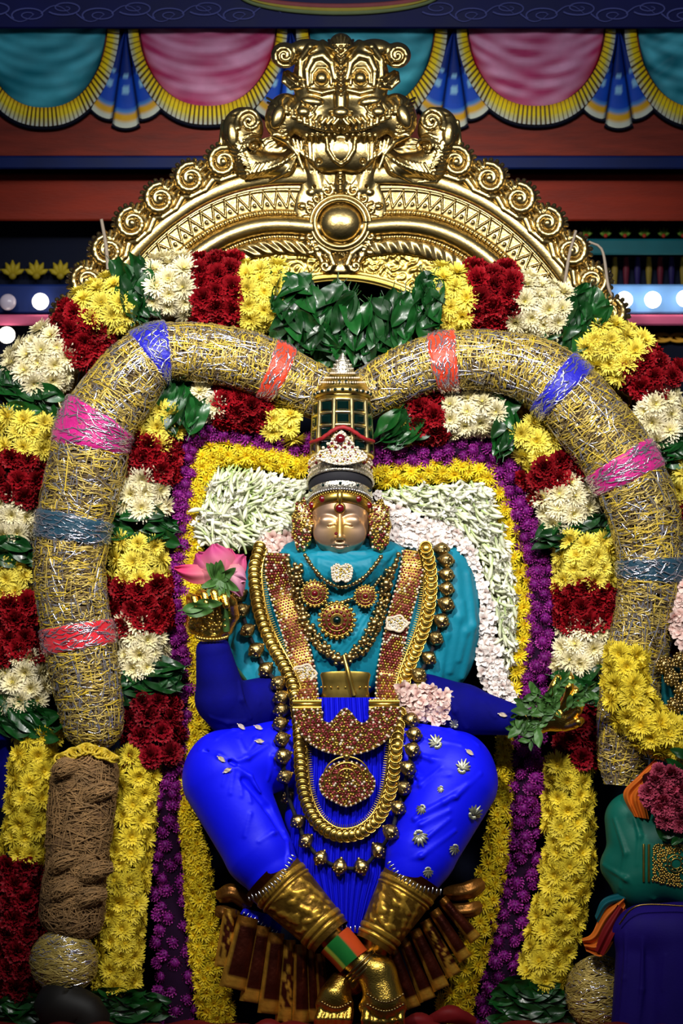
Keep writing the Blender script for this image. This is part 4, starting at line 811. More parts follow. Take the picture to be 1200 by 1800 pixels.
# --- blue silk over hips, thighs and shins
BL_ = [('+', 'e', (600, 1300, 26, 120, 78, 50), 16), ('+', 'c', (545, 1312, 5, 56, 397, 1352, -45, 70), 14), ('+', 'c', (393, 1372, -48, 73, 456, 1502, -88, 60), 12),
       ('+', 'c', (655, 1310, 5, 56, 798, 1352, -40, 68), 14), ('+', 'c', (801, 1376, -48, 74, 738, 1506, -88, 60), 12), ('+', 'c', (456, 1502, -88, 60, 476, 1532, -96, 52), 8), ('+', 'c', (738, 1506, -88, 60, 728, 1530, -96, 52), 8),
       ('+', 'c', (560, 1440, 5, 60, 650, 1440, 5, 60), 20)]
DL = []
def crease(P, r=4, k=5): return stroke([(x, y, (-.5 if 0 < i < len(P)-1 else 1.5), (r if 0 < i < len(P)-1 else 2)) for i, (x, y) in enumerate(P)], k)
for P in ([(350, 1318), (385, 1328), (408, 1340)], [(408, 1342), (435, 1332), (470, 1310)], [(410, 1345), (440, 1365), (455, 1395), (470, 1420)], [(400, 1350), (392, 1380)], [(410, 1352), (405, 1395)], [(420, 1355), (424, 1400)], [(430, 1362), (440, 1410)],
          [(470, 1420), (490, 1450), (506, 1480)], [(505, 1480), (508, 1510), (500, 1540)], [(455, 1480), (480, 1464), (500, 1462)], [(380, 1300), (410, 1285), (440, 1280)], [(420, 1300), (430, 1320)], [(480, 1275), (450, 1300), (430, 1330)], [(500, 1290), (480, 1330), (470, 1370)],
          [(440, 1430), (430, 1470)], [(485, 1350), (500, 1390), (520, 1420)], [(500, 1340), (520, 1400)]): DL += crease(P, 4)
for P in ([(720, 1290), (760, 1300), (810, 1310)], [(715, 1320), (760, 1335), (820, 1345)], [(712, 1350), (740, 1370), (790, 1362)], [(705, 1385), (740, 1380), (775, 1350)], [(700, 1410), (740, 1430), (800, 1400), (845, 1360)], [(700, 1440), (730, 1440), (780, 1410), (820, 1380)], [(700, 1470), (740, 1450), (790, 1425)],
          [(690, 1500), (740, 1480), (790, 1440)], [(690, 1520), (740, 1505), (800, 1460)], [(740, 1275), (790, 1285), (840, 1310)], [(690, 1300), (720, 1340), (730, 1380)]): DL += crease(P, 4.5)
DL += [('-', 'c', (428, 1372, 2, 5, 470, 1420, 2, 7), 8), ('-', 'c', (470, 1420, 2, 7, 500, 1470, 2, 6), 8), ('-', 'c', (412, 1343, 1, 4, 360, 1320, 1, 2), 6)]
def silkcol(V): return np.tile(np.array(lin('0a10ec')), (len(V), 1))  # one even base blue over the whole silk drape
cloth('blue_silk_drape', BL_, DL, (314, 882, 1216, 1600, -164, 84), 2.4, 'blue_silk', silkcol)
# pleated centre fall
nu, nv = 220, 60; U, Vv = np.meshgrid(np.linspace(-1, 1, nu), np.linspace(0, 1, nv), indexing='ij')
hw = np.interp(Vv, [0, .3, .75, 1], [84, 92, 96, 46]); X = 606+U*hw+4*np.sin(Vv*6); Y = 1226+Vv*412+10*U*U*Vv
Dp = -34-46*np.sqrt(np.maximum(0, 1-U*U))*(1-.2*Vv)-3.2*np.sin(U*42+1.5*np.sin(Vv*5))-2*np.sin(U*97+Vv*4)-18*Vv
V0 = np.stack([X, Y, Dp], -1).reshape(-1, 3); b = MB(); b.add(V0, gridfaces(nu, nv)[:, ::-1], 0, np.array(lin('0a0ec8'))); note_depth(V0)
bk = V0.copy(); bk[:, 2] += 14; b.add(bk, gridfaces(nu, nv), 0, np.array(lin('0a0ec8'))); b.build('pleated_fall', 'blue_silk', idol)
# --- metal figure: head, neck, arms, hands, legs, feet in one mesh
fig = MB()
HB = [('+', 'e', (597, 888, 16, 52, 66, 50), 8), ('+', 'e', (597, 926, 6, 49, 54, 42), 14)]
HD = []
for s_ in (-1, 1):
    e_ = [('-', 'e', (577, 910, -3, 19, 8, 6), 9), ('+', 'e', (577, 915, 4, 15, 9, 7), 5), ('+', 'e', (571, 938, 7, 20, 20, 9), 12)]
    e_ += stroke([(560, 920.5, 0, 1.3), (570, 922.2, -.5, 1.6), (579, 922.2, -.5, 1.6), (588, 920.8, 0, 1.3)], 1.2)+stroke([(560, 923.4, 0, 1.1), (570, 925, -.6, 1.3), (579, 925, -.6, 1.3), (588, 923.4, 0, 1.1)], 1, '-')
    e_ += [('+', 'e', (592, 945.5, -2, 4, 3.4, 5), 3)]
    HD += e_ if s_ < 0 else mirror(e_, 597)
HD += [('+', 'c', (597, 904, 1, 3.4, 597, 941, -5, 4.6), 5), ('+', 'e', (597, 944.5, -7, 5, 4.2, 5), 3)]
HD += stroke([(583, 957.5, .5, 1.5), (590, 955, -1.5, 2.6), (597, 956, -2, 2.5), (604, 955, -1.5, 2.6), (611, 957.5, .5, 1.5)], 2)
HD += stroke([(586, 960, .5, 1.8), (592, 962.5, -1.5, 3), (597, 963, -2, 3.2), (602, 962.5, -1.5, 3), (608, 960, .5, 1.8)], 2)
HD += [('-', 'c', (582, 959, -1.4, 1.2, 612, 959, -1.4, 1.2), 1.2)]
V, Q = surfnet(*drape(HB, HD, (540, 654, 818, 984, -52, 72), .8))
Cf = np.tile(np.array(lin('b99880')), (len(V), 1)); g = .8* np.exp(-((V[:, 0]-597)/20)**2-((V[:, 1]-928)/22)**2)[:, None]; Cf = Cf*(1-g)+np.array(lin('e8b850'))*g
fig.add(V, Q, 0, Cf)
for s_ in (-1, 1):                             # ears
    tube(fig, spline([(597+s_*50, 905, 20, 3), (597+s_*57, 898, 20, 5), (597+s_*60, 915, 20, 5), (597+s_*56, 935, 20, 6), (597+s_*57, 955, 20, 5), (597+s_*54, 968, 20, 4)], 14), 10, 0, lin('b48a6c'))
body = [('+', 'c', (597, 960, 30, 26, 600, 1010, 42, 30), 10), ('+', 'c', (600, 1030, 70, 56, 600, 1230, 66, 46), 16), ('+', 'c', (540, 1020, 66, 26, 660, 1020, 66, 26), 12), ('+', 'e', (600, 1290, 40, 80, 50, 36), 10),
        ('+', 'c', (500, 1040, 74, 16, 440, 1225, 34, 14), 8), ('+', 'c', (440, 1225, 34, 14, 376, 1140, -50, 14), 8), ('+', 'c', (700, 1040, 78, 16, 780, 1230, 34, 14), 8), ('+', 'c', (780, 1230, 34, 14, 930, 1264, -34, 14), 8),
        ('+', 'c', (570, 1300, 30, 40, 400, 1358, -45, 50), 8), ('+', 'c', (400, 1370, -45, 48, 500, 1560, -98, 34), 8), ('+', 'c', (500, 1560, -98, 34, 624, 1690, -118, 20), 8), ('+', 'c', (640, 1300, 30, 40, 795, 1358, -45, 50), 8), ('+', 'c', (795, 1370, -45, 48, 720, 1560, -98, 34), 8), ('+', 'c', (720, 1560, -98, 34, 620, 1730, -92, 20), 8)]
V, Q = surfnet(*sculpt(body, (340, 950, 925, 1765, -150, 120), 4.)); fig.add(V, Q, 1)
# hands and feet at finer resolution, joined to the limbs
LH = [('+', 'c', (376, 1150, -52, 17, 372, 1118, -56, 21), 6), ('+', 'e', (364, 1088, -60, 36, 32, 17), 8), ('+', 'c', (340, 1100, -56, 14, 392, 1104, -56, 18), 6)]
for k in range(4):
    x = 337+k*17.5; w_ = 9.2-.5*abs(k-1.5); up = (6, 0, -3, 4)[k]
    LH += stroke([(x+4, 1090, -62, w_+1), (x-1, 1062+up, -74, w_), (x-2, 1044+up, -90, w_-.6), (x+4, 1046+up, -108, w_-1.2), (x+8, 1060+up, -114, w_-2)], 2.2)
LH += stroke([(396, 1104, -60, 13), (410, 1082, -74, 10.5), (407, 1060, -92, 9.5), (396, 1046, -102, 8)], 3)
V, Q = surfnet(*sculpt(LH, (312, 428, 1024, 1176, -134, -26), 1.5)); fig.add(V, Q, 2)
RH = [('+', 'c', (916, 1262, -30, 14, 950, 1272, -40, 18), 6), ('+', 'e', (978, 1262, -44, 34, 24, 16), 8)]
for k, (dx, dy) in enumerate(((14, -58), (24, -44), (30, -28), (26, -10))):
    x, y = 992+k*3, 1250+k*9; RH += stroke([(x-8, y, -46, 9), (x+dx*.3, y+dy*.35, -58, 8), (x+dx*.6, y+dy*.7, -66, 7.4), (x+dx*.75, y+dy, -60, 6.4), (x+dx*.6, y+dy*1.12, -48, 5)], 2)
RH += stroke([(962, 1254, -50, 11), (966, 1228, -64, 9), (974, 1206, -72, 8), (980, 1192, -72, 6.5)], 3)
V, Q = surfnet(*sculpt(RH, (896, 1048, 1172, 1304, -92, -8), 1.5)); fig.add(V, Q, 2)
FT = [('+', 'c', (622, 1686, -118, 24, 664, 1712, -128, 30), 8), ('+', 'c', (664, 1712, -128, 32, 676, 1764, -138, 36), 12), ('+', 'e', (672, 1770, -136, 42, 26, 24), 8)]
for k in range(5): FT += stroke([(646+k*14, 1776, -146, 10), (644+k*15, 1792+(2, 5, 5, 3, 0)[k], -156, 9.5-k*.7), (643+k*16, 1806, -154, 8.5-k*.7)], 2.5)
FT += [('+', 'c', (600, 1730, -92, 24, 588, 1752, -104, 28), 8), ('+', 'e', (588, 1766, -108, 34, 24, 22), 8)]
for k in range(5): FT += stroke([(566+k*12, 1776, -116, 8.5), (560+k*13, 1792, -124, 8), (558+k*13, 1804, -122, 7)], 2.5)
V, Q = surfnet(*sculpt(FT, (538, 740, 1656, 1822, -186, -60), 1.8)); fig.add(V, Q, 2); note_depth(V)
mat('limb_metal', 'b8883c', .3, 1, var=.15, vs=30)
fig.build('metal_figure', ['face_metal', 'limb_metal', 'brass'], idol)
# sleeves
cloth('velvet_sleeve', [('+', 'c', (375, 1146, -50, 31, 388, 1222, -34, 44), 10), ('+', 'c', (390, 1232, -30, 46, 412, 1250, -14, 48), 10), ('+', 'c', (412, 1248, -14, 48, 505, 1222, 24, 40), 10), ('-', 'e', (372, 1116, -54, 26, 16, 26), 3)],
      crease([(420, 1200), (425, 1230), (440, 1262)], 4)+crease([(440, 1200), (455, 1235)], 4)+crease([(370, 1260), (400, 1270), (430, 1268)], 3), (336, 552, 1104, 1306, -92, 76), 2.2, 'blue_velvet')
cloth('velvet_sleeve', [('+', 'c', (735, 1216, 20, 36, 815, 1248, -8, 44), 10), ('+', 'c', (815, 1248, -8, 44, 905, 1266, -28, 27), 10), ('-', 'e', (940, 1274, -36, 26, 40, 40), 3)],
      crease([(790, 1225), (800, 1250), (820, 1280)], 4)+crease([(760, 1220), (780, 1255)], 4)+crease([(850, 1236), (870, 1260)], 3), (692, 926, 1168, 1304, -66, 66), 2.2, 'blue_velvet')
# brocade cuffs of the lower legs
def cuff(x0, y0, d0, r0, x1, y1, d1, r1, name='brocade_cuff'):
    n, m_ = 90, 84; P = spline([(x0, y0, d0, r0), ((x0+x1)/2, (y0+y1)/2, (d0+d1)/2, (r0+r1)/2*1.02), (x1, y1, d1, r1)], n); t = np.linspace(0, 1, n)[:, None]; ph = (np.arange(m_)*2*math.pi/m_)[None]
    bandm = ((t > .16) & (t < .22))|((t > .25) & (t < .28))|((t > .80) & (t < .86))|((t > .89) & (t < .93)); fl = np.clip(nz(t*110, ph*46, 22, 5)*2+.9*np.sin(t*60)*np.sin(ph*9), 0, 1)*((t > .3) & (t < .78))
    fl = fl*np.clip(1.4-np.abs(ph-math.pi*.5)*.9, 0, 1); hgt = 2.0*bandm+2.6*fl
    dark, gold_ = np.array(lin('3a1408')), np.array(lin('d8a83c')); mixv = np.clip(bandm+fl*1.4+.28*(t > .1)*np.ones_like(ph), 0, 1)[..., None]; C = dark*(1-mixv)+gold_*mixv
    T_, A_, B_ = frames(P); r = P[:, 3][:, None]+hgt; V = P[:, None, :3]+A_[:, None]*(np.cos(ph)*r)[..., None]+B_[:, None]*(np.sin(ph)*r)[..., None]
    b = MB(); b.add(V.reshape(-1, 3), gridfaces(n, m_, cv=True), 0, C.reshape(-1, 3)); note_depth(V.reshape(-1, 3)); return b.build(name, 'brown_gold_silk', idol, label='maroon and gold brocade cuff')
cuff(474, 1536, -92, 56, 582, 1648, -112, 40); cuff(728, 1540, -92, 55, 656, 1662, -108, 34)
# silver stitched hems
def hem(P, name='stitched_hem', step=6.5, ln=11, z=-5, dd=None):
    Q = spline(P, max(6, int(plen(P)/step))); b = MB(); T_, A_, B_ = frames(np.c_[Q[:, :2], np.zeros((len(Q), 2))])
    for i, (x, y) in enumerate(Q[:, :2]):
        d = (dep(x, y) if dd is None else dd)+z; a = A_[i]; s_ = ln*(1 if i % 2 else .75)
        tube(b, [(x-a[0]*s_*.5, y-a[1]*s_*.5, d, .6), (x, y, d-1.5, 1.8), (x+a[0]*s_*.5, y+a[1]*s_*.5, d, 1.2)], 5)
    b.build(name, 'silver', idol)
hem([(438, 1580), (466, 1566), (494, 1540), (514, 1504)]); hem([(684, 1516), (702, 1540), (736, 1560), (774, 1568)]); hem([(585, 1626), (610, 1632), (640, 1632)], dd=-100)
b = MB(); nu = 40; U = np.linspace(0, 1, nu)
X = 428+U*70; V0 = np.concatenate([np.c_[X, 1596+U*18, np.full(nu, -20.)-3*np.sin(U*20)], np.c_[X-6, 1606+U*38, np.full(nu, -34.)-3*np.sin(U*20)], np.c_[X-6, 1606+U*38, np.full(nu, -20.)]]).reshape(3, nu, 3)
b.add(V0.reshape(-1, 3), gridfaces(3, nu), 0, np.array(lin('0a10d8'))); b.build('under_fold', 'blue_silk', idol); hem([(428, 1606), (455, 1622), (492, 1644)], dd=-34, z=-3)
# ankle wrap in orange and green, anklet rings
b = MB(); n = 30; P = spline([(588, 1652, -116, 33), (605, 1670, -118, 32), (622, 1690, -120, 31)], n); ph = (np.arange(48)*2*math.pi/48)
C = np.array([lin('c4481c') if math.sin(p-.3) < -.2 or 1.9 < p < 3.4 else (lin('1c6a2c') if 1.0 < p < 1.9 else (lin('a8b03c') if .7 < p <= 1.0 else lin('c4481c'))) for p in ph])
T_, A_, B_ = frames(P); V = P[:, None, :3]+A_[:, None]*(np.cos(ph)[None]*P[:, 3:4])[..., None]+B_[:, None]*(np.sin(ph)[None]*P[:, 3:4])[..., None]
b.add(V.reshape(-1, 3), gridfaces(n, 48, cv=True), 0, np.tile(C, (n, 1))); b.build('ankle_wrap', 'paint', idol)
b = MB(); u = np.linspace(0, 2*math.pi, 50)
for cx, cy, r in ((632, 1694, 30), (637, 1699, 31), (642, 1704, 31)): tube(b, np.c_[cx+r*np.cos(u)*.72, cy-r*np.cos(u)*.72, -122-r*np.sin(u), np.full(50, 2.6)], 8, cap=False)
gems(b, [(x, y, dep(x, y)-1) for x, y in [(566+t*50, 1762+10*math.sin(t*3.14)) for t in np.linspace(0, 1, 12)]+[(646+t*62, 1748+14*math.sin(t*3.14)) for t in np.linspace(0, 1, 14)]+[(646+t*62, 1766+12*math.sin(t*3.14)) for t in np.linspace(0, 1, 14)]], 2.6)

b.build('anklet', 'gold', idol)
# fan of brocade pleats below the legs
def pleat(x0, y0, x1, y1, w0, w1, d, k):
    nu, nv = 9, 22; U, Vv = np.meshgrid(np.linspace(-1, 1, nu), np.linspace(0, 1, nv), indexing='ij'); dx, dy = x1-x0, y1-y0; L = math.hypot(dx, dy); nx, ny = -dy/L, dx/L
    w_ = w0+(w1-w0)*Vv; X = x0+dx*Vv+nx*U*w_; Y = y0+dy*Vv+ny*U*w_; Dd = d-12*np.sqrt(np.maximum(0, 1-U*U))-4*np.sin(Vv*3)
    C = np.tile(np.array(lin('4a1a0c')), (nu, nv, 1)); g_ = np.array(lin('d8a038')); C[U > .62] = g_; C[(Vv > .82) & (Vv < .86)] = g_; C[(Vv > .89) & (Vv < .96)] = g_; C[(Vv < .12)] = lin('9a6420')
    fl = (nz(X, Y, 14, 3) > .25) & (k % 4 == 0); C[fl] = g_
    V = np.stack([X, Y, Dd], -1); bk = V.copy(); bk[..., 2] += 13; b = MB(); b.add(V.reshape(-1, 3), gridfaces(nu, nv)[:, ::-1], 0, C.reshape(-1, 3)); b.add(bk.reshape(-1, 3), gridfaces(nu, nv), 0, C.reshape(-1, 3))
    b.build('brocade_pleat', 'brown_gold_silk', idol)
PLT = [((405, 1598), (392, 1700), 12, 16), ((436, 1612), (408, 1738), 18, 24), ((462, 1628), (440, 1762), 15, 20), ((486, 1640), (470, 1782), 14, 18), ((508, 1652), (500, 1796), 12, 17), ((528, 1660), (528, 1800), 11, 15), ((546, 1668), (552, 1796), 10, 13), ((562, 1676), (572, 1790), 9, 12),
       ((668, 1672), (700, 1778), 9, 13), ((688, 1664), (726, 1772), 10, 14), ((708, 1650), (752, 1758), 10, 15), ((728, 1634), (776, 1738), 10, 15), ((746, 1618), (798, 1714), 10, 14), ((762, 1600), (818, 1686), 10, 13), ((776, 1580), (836, 1652), 9, 12)]
for k, (a, c, w0, w1) in enumerate(PLT): pleat(*a, *c, w0, w1, -34-(k % 2)*9, k)
b = MB()
for s_, P in ((1, [(780, 1570, -20, 8), (820, 1566, -26, 16), (846, 1552, -10, 10)]), (1, [(785, 1600, -20, 8), (822, 1600, -26, 14), (842, 1592, -10, 8)]), (-1, [(385, 1575, -10, 10), (410, 1570, -26, 16), (440, 1590, -16, 10)]), (-1, [(382, 1600, -10, 8), (400, 1606, -22, 12), (420, 1612, -16, 8)])): b = MB(); tube(b, spline(P, 14), 20, disp=lambda t, p: 1.8*np.sin(p*6)+1.2*np.sin(t*9)); b.C = [np.tile(lin('8a5a24'), (len(v), 1)) for v in b.V]; b.build('gathered_brocade', 'brown_gold_silk', idol)
# woven silver motifs on the right thigh
def motif(cx, cy, r, an, m='silver'):
    b = MB()
    for k in range(7):
        a = an+(k-3)*.42; L = r*(1-.1*abs(k-3)); P = []
        for t in (0, .5, 1): x, y = cx+L*t*math.cos(a), cy+L*t*math.sin(a); P.append((x, y, dep(x, y)-.8, (1.2, r*.15, .8)[int(t*2)]))
        tube(b, spline(P, 5), 6, th=.2)
    for k in range(5): a = an+math.pi+(k-2)*.5; x, y = cx+r*.3*math.cos(a), cy+r*.3*math.sin(a); gems(b, [(x, y, dep(x, y)-.6)], r*.16, h=.3)
    b.build('woven_motif', m, idol)
mat('zari', '9c9c88', .35, .7, var=.4, vs=120)
for cx, cy, r, an in ((768, 1308, 20, -2.2), (812, 1352, 20, -1.2), (832, 1432, 20, -.9), (736, 1468, 22, 1.2), (742, 1420, 14, 2.2), (800, 1490, 14, 2), (800, 1275, 12, -2.3), (722, 1360, 10, 2), (775, 1385, 9, 2), (752, 1530, 14, 1.5)): motif(cx, cy, r, an, 'zari')
# belt
b = MB(); n = 40; ph = np.linspace(-1.35, 1.35, n); rows = []
for y, r in ((1183, 50), (1187, 53), (1200, 49), (1215, 48), (1229, 52), (1233, 50)): rows.append(np.stack([607+r*np.sin(ph)*.86, y+0*ph-3*np.cos(ph), -52-r*np.cos(ph)*.3], -1))
b.add(np.stack(rows).reshape(-1, 3), gridfaces(6, n)); gems(b, [(607+46*math.sin(p), 1208, -55-15*math.cos(p)) for p in np.linspace(-1.2, 1.2, 9)], 2)
tube(b, spline([(604, 1152, -66, 3), (610, 1175, -72, 4), (616, 1200, -74, 4), (622, 1222, -72, 6)], 12), 8, disp=lambda t, p: .6*np.sin(t*60)); o = b.build('waist_belt', 'gold_bright'); tag(o, 'broad shiny golden waist belt between the teal wrap and the blue pleats', 'belt')
# ------------------------------------------------------------ crown and head jewels
crown = empty('crown', 600, 866, 8, 'tall jewelled crown with dark green stones and a pointed finial', 'crown')
def cring(yf, hh, r0, r1, tilt, d0=14, n=72, cx=598): 
    ph = np.arange(n)*2*math.pi/n; rows = []
    for y, r in ((yf-hh, r0-4), (yf-hh, r0), (yf, (r0+r1)/2+1.2), (yf+hh, r1), (yf+hh, r1-4)): rows.append(np.stack([cx+r*np.sin(ph), y+tilt*r*(1-np.cos(ph)), d0-r*np.cos(ph)*.92], -1))
    return np.stack(rows).reshape(-1, 3), gridfaces(5, n, cv=True)
def ringp(yf, r, tilt, angs, d0=14, cx=598, z=0): return [(cx+(r+z)*math.sin(a), yf+tilt*r*(1-math.cos(a)), d0-(r+z)*math.cos(a)*.92) for a in angs]
b = MB(); tube(b, [(602, 690, 8, 46), (602, 700, 9, 46), (600, 760, 12, 50), (599, 812, 14, 53)], 40); b.build('crown_cylinder', 'gold_bright', crown)
gem_me = None
for r_ in range(4):
    for k in range(-2, 3):
        a = k*.64+.03; y = 712+r_*22.5; R = 46.5+r_*1.3; y += .22*R*(1-math.cos(a)); cx, d = 601+R*math.sin(a), 11-R*math.cos(a)
        b = MB(); ta = np.array([math.cos(a), 0, math.sin(a)]); no = np.array([math.sin(a), 0, -math.cos(a)]); up_ = np.array([0, 1., 0]); c = np.array([cx, y, d]); V = []
        for s_, z in ((1., -2), (1., 2.2), (.62, 4.4)): V += [c+ta*10.4*s_*sx+up_*8.2*s_*sy+no*z for sx, sy in ((-1, -1), (1, -1), (1, 1), (-1, 1))]
        b.add(V, [(i, (i+1) % 4, 4+(i+1) % 4, 4+i) for i in range(4)]+[(4+i, 4+(i+1) % 4, 8+(i+1) % 4, 8+i) for i in range(4)]+[(8, 9, 10, 11)]); b.build('green_stone', 'emerald', crown, smooth=False)
b = MB()
for r_ in range(5): y = 701+r_*22.5; R = 48+r_*1.3; tube(b, [(601+R*math.sin(a), y+.22*R*(1-math.cos(a)), 11-R*math.cos(a), 3.3) for a in np.linspace(-2, 2, 40)], 6)
for k in range(-2, 4):
    a = (k-.5)*.64+.03
    for r_ in range(4):
        y = 712+r_*22.5; R = 48+r_*1.3; y += .22*R*(1-math.cos(a)); tube(b, [(601+R*math.sin(a), y-12, 10-R*math.cos(a), 4.3), (601+(R+1.3)*math.sin(a), y+12, 10-(R+1.3)*math.cos(a), 4.3)], 6)
b.build('stone_setting', 'pale_gold', crown)
b = MB(); b.add(*cring(684, 7, 47, 50, .24, 8, cx=602)); tube(b, [(602, 650, 4, 16), (602, 662, 5, 27), (602, 674, 6, 40), (602, 684, 8, 46)], 36); 
fb = MB(); tube(fb, [(602, 620, 0, 1.5), (602, 630, 0, 8), (602, 643, 1, 16), (602, 652, 3, 20), (602, 658, 4, 20), (602, 661, 4, 15)], 24); gems(fb, [(602+(r+.3)*math.sin(a), y, 1-(r+.3)*math.cos(a)) for y, r in ((634, 10.5), (641, 14.5), (648, 18)) for a in np.linspace(-1.4, 1.4, 9)], 2.0); fb.build('finial', 'diamante', crown, label='silvery pointed finial')
b.build('crown_dome', 'gold_bright', crown)
b = MB(); A_ = np.linspace(-1.6, 1.6, 26); gems(b, ringp(684, 49, .24, A_, 8, 602, .5), 2.1)
for y, r, n in ((656, 21, 16), (664, 29, 18), (672, 38, 22)): gems(b, [(602+r*math.sin(a), y, 2-r*math.cos(a)-.5) for a in np.linspace(-1.5, 1.5, n)], 1.9)
b.build('pearl_beading', 'pearl', crown, kind='stuff')
b = MB(); gems(b, [(602+x, 669+abs(x)*.25, -34+abs(x)*.5) for x in (-16, -6, 6, 16)]+ringp(684, 50, .24, np.linspace(-1.3, 1.3, 11), 8, 602, 1), 3.2); b.build('dark_stones', 'emerald', crown)
b = MB(); b.add(*cring(806, 17, 51, 56, .42)); tube(b, ringp_ if False else [p+(3.5,) for p in ringp(824, 57, .42, np.linspace(-1.8, 1.8, 50))], 6)
for k in range(5): tube(b, [(598+(k-2)*12, 806-14*(1-abs(k-2)*.3), -42+abs(k-2)*3, 8-abs(k-2)), (598+(k-2)*9, 786-10*(1-abs(k-2)*.42), -41+abs(k-2)*3, 5)], 8)
o = b.build('diadem', 'diamante', crown, label='sparkling white diadem band')
b = MB(); A_ = np.linspace(-1.5, 1.5, 27)
for y in (793, 800, 808, 816): gems(b, ringp(y, 54.5, .42, A_+RNG.uniform(-.04, .04, 27), z=1.2), RNG.uniform(1.4, 2.6, 27))
gems(b, [(598+x, y, -52) for x, y in [(0, 762), (-8, 765), (8, 765), (-14, 772), (14, 772), (-22, 780), (22, 780), (-30, 787), (30, 787), (-6, 784), (6, 784)]], 3); b.build('clear_stones', 'pearl', o, kind='stuff')
for p, r in [((598, 771, -55), 8.5)]+[(p, 2.8) for p in [(583, 779, -52), (613, 779, -52), (577, 786, -51), (619, 786, -51), (590, 786, -53), (606, 786, -53)]+ringp(806, 57, .42, [-1.2, -.8, -.35, .35, .8, 1.2], z=2)]: b = MB(); gems(b, [p], r, sides=10); b.build('red_stone', 'ruby', o)
b = MB(); gems(b, ringp(804, 56, .42, [-.02], z=3), 3.5); b.build('dark_stone', 'emerald', o)
mat('ribbon_cord', '8c0c14', .6, var=.3, vs=80)
b = MB(); tube(b, spline([(546, 778, -16, 3.4), (565, 771, -40, 3.6), (585, 757, -49, 3.8), (601, 751, -52, 3.8), (617, 756, -50, 3.8), (640, 771, -38, 3.6), (656, 776, -14, 3.4)], 30), 8, disp=lambda t, p: .5*np.sin(t*120+p)); tag(b.build('red_cord', 'ribbon_cord'), 'red twisted cord tied across the front of the tall crown', 'cord')
mat('black_cloth', '0c0a14', .8, var=.3, vs=60)
b = MB(); b.add(*cring(836, 15, 54, 56, .46)); b.build('black_band', 'black_cloth', crown)
b = MB(); b.add(*cring(850, 11, 55, 57, .42)); o = b.build('silver_band', 'diamante', crown, label='silver stone-set band')
b = MB(); A_ = np.linspace(-1.6, 1.6, 40); gems(b, ringp(859, 57.5, .42, A_), 2.1); b.build('silver_beading', 'silver', o, kind='stuff')
for p in ringp(849, 57.5, .42, [-1.1, -.55, 0, .55, 1.1], z=1): b = MB(); gems(b, [p], 3); b.build('dark_stone', 'emerald', o)
b = MB(); b.add(*cring(873, 10, 53, 53.5, .5)); o = b.build('forehead_plate', 'gold_bright', crown, label='golden forehead band with red stones'); V_ = o.data
for p, r in [(p, 6) for p in ringp(872, 54, .5, [-1.15, -.62, .62, 1.15], z=.5)]+[((597, 893, -42), 7.5)]: b = MB(); gems(b, [p], r, sides=12, h=.5); b.build('red_stone', 'ruby', o)
b = MB(); ball(b, (597, 893, -38.5), (10.5, 10.5, 4), 20, 10); tube(b, [(597, 862, -40, 2), (597, 870, -43, 6), (597, 878, -44, 4), (597, 886, -43, 2)], 10); gems(b, ringp(863, 54, .5, np.linspace(-1.5, 1.5, 34), z=.5), 2.0); b.build('gold_drop', 'gold_bright', o)
b = MB(); gems(b, [(590.5, 938, -50.5)], 3.0, sides=8); o = b.build('nose_stud', 'ruby'); tag(o, 'tiny dark red stud on the idol nose', 'jewel')
# filigree ear ornaments
def filigree(name, lab, cat, outline, core='gold', sp=7.5, cols=('gold_bright', 'pearl', 'ruby'), z=0, lobes=True, dome=10, cd=None, wts=(.62, .13, .25), group=None, parent=None):
    P = np.array(outline, float); c = P.mean(0); dd = [dep(x, y) for x, y in outline]; d0 = (min(dd) if cd is None else cd)+z
    b = MB(); n = len(P); V = []
    R = np.linspace(0, 1, 6)
    for f in R[1:]: V += [(c[0]+(x-c[0])*f, c[1]+(y-c[1])*f, d0-dome*math.sqrt(max(0, 1-f*f))-3) for x, y in outline]
    V += [(x, y, d0+3) for x, y in outline]; V += [(c[0], c[1], d0-dome-3)]
    b.add(V, gridfaces(6, n, cv=True)); m0 = 6*n; base = b.n-len(V); b.F.append(np.array([[base+m0, base+(i+1) % n, base+i] for i in range(n)])); b.M.append(np.zeros(n, int))
    o = b.build(name, core, parent)
    if lab: tag(o, lab, cat, group)
    pts = scatter_poly(outline, sp); mx = np.abs(P-c).max(0)
    def zz(x, y): q = min(1, math.hypot((x-c[0])/mx[0], (y-c[1])/mx[1])); return d0-dome*math.sqrt(max(0, 1-q*q))-3.4
    ch = RNG.choice(len(cols), len(pts), p=wts)
    for k, cn in enumerate(cols):
        pp = [(x, y, zz(x, y)) for (x, y), q in zip(pts, ch) if q == k]
        if pp: b = MB(); gems(b, pp, RNG.uniform(.36, .52, len(pp))*sp); b.build({'gold_bright': 'gold_grains', 'gold': 'gold_grains', 'pearl': 'pearl_grains', 'ruby': 'red_stones', 'emerald': 'green_stones', 'diamante': 'white_stones', 'pinkstone': 'pink_stones'}[cn], cn, o, kind='stuff')
    return o
def ell_o(cx, cy, rx, ry, n=28, lob=0, la=.08, rot=0): return [(cx+rx*(1+la*math.cos(lob*a))*math.cos(a+rot), cy+ry*(1+la*math.cos(lob*a))*math.sin(a+rot)) for a in np.linspace(0, 6.283, n, endpoint=False)]
mat('pinkstone', '8a3434', .2, 0, coat=.6)
filigree('ear_ornament', 'filigree ear ornament of gold grains and red stones, on the left of the face', 'earring', ell_o(531, 924, 19, 46, 36, 9), cd=-2, sp=5.4)
filigree('ear_ornament', 'filigree ear ornament of gold grains and red stones, on the right of the face', 'earring', ell_o(667, 924, 20, 46, 36, 9), cd=-2, sp=5.4)
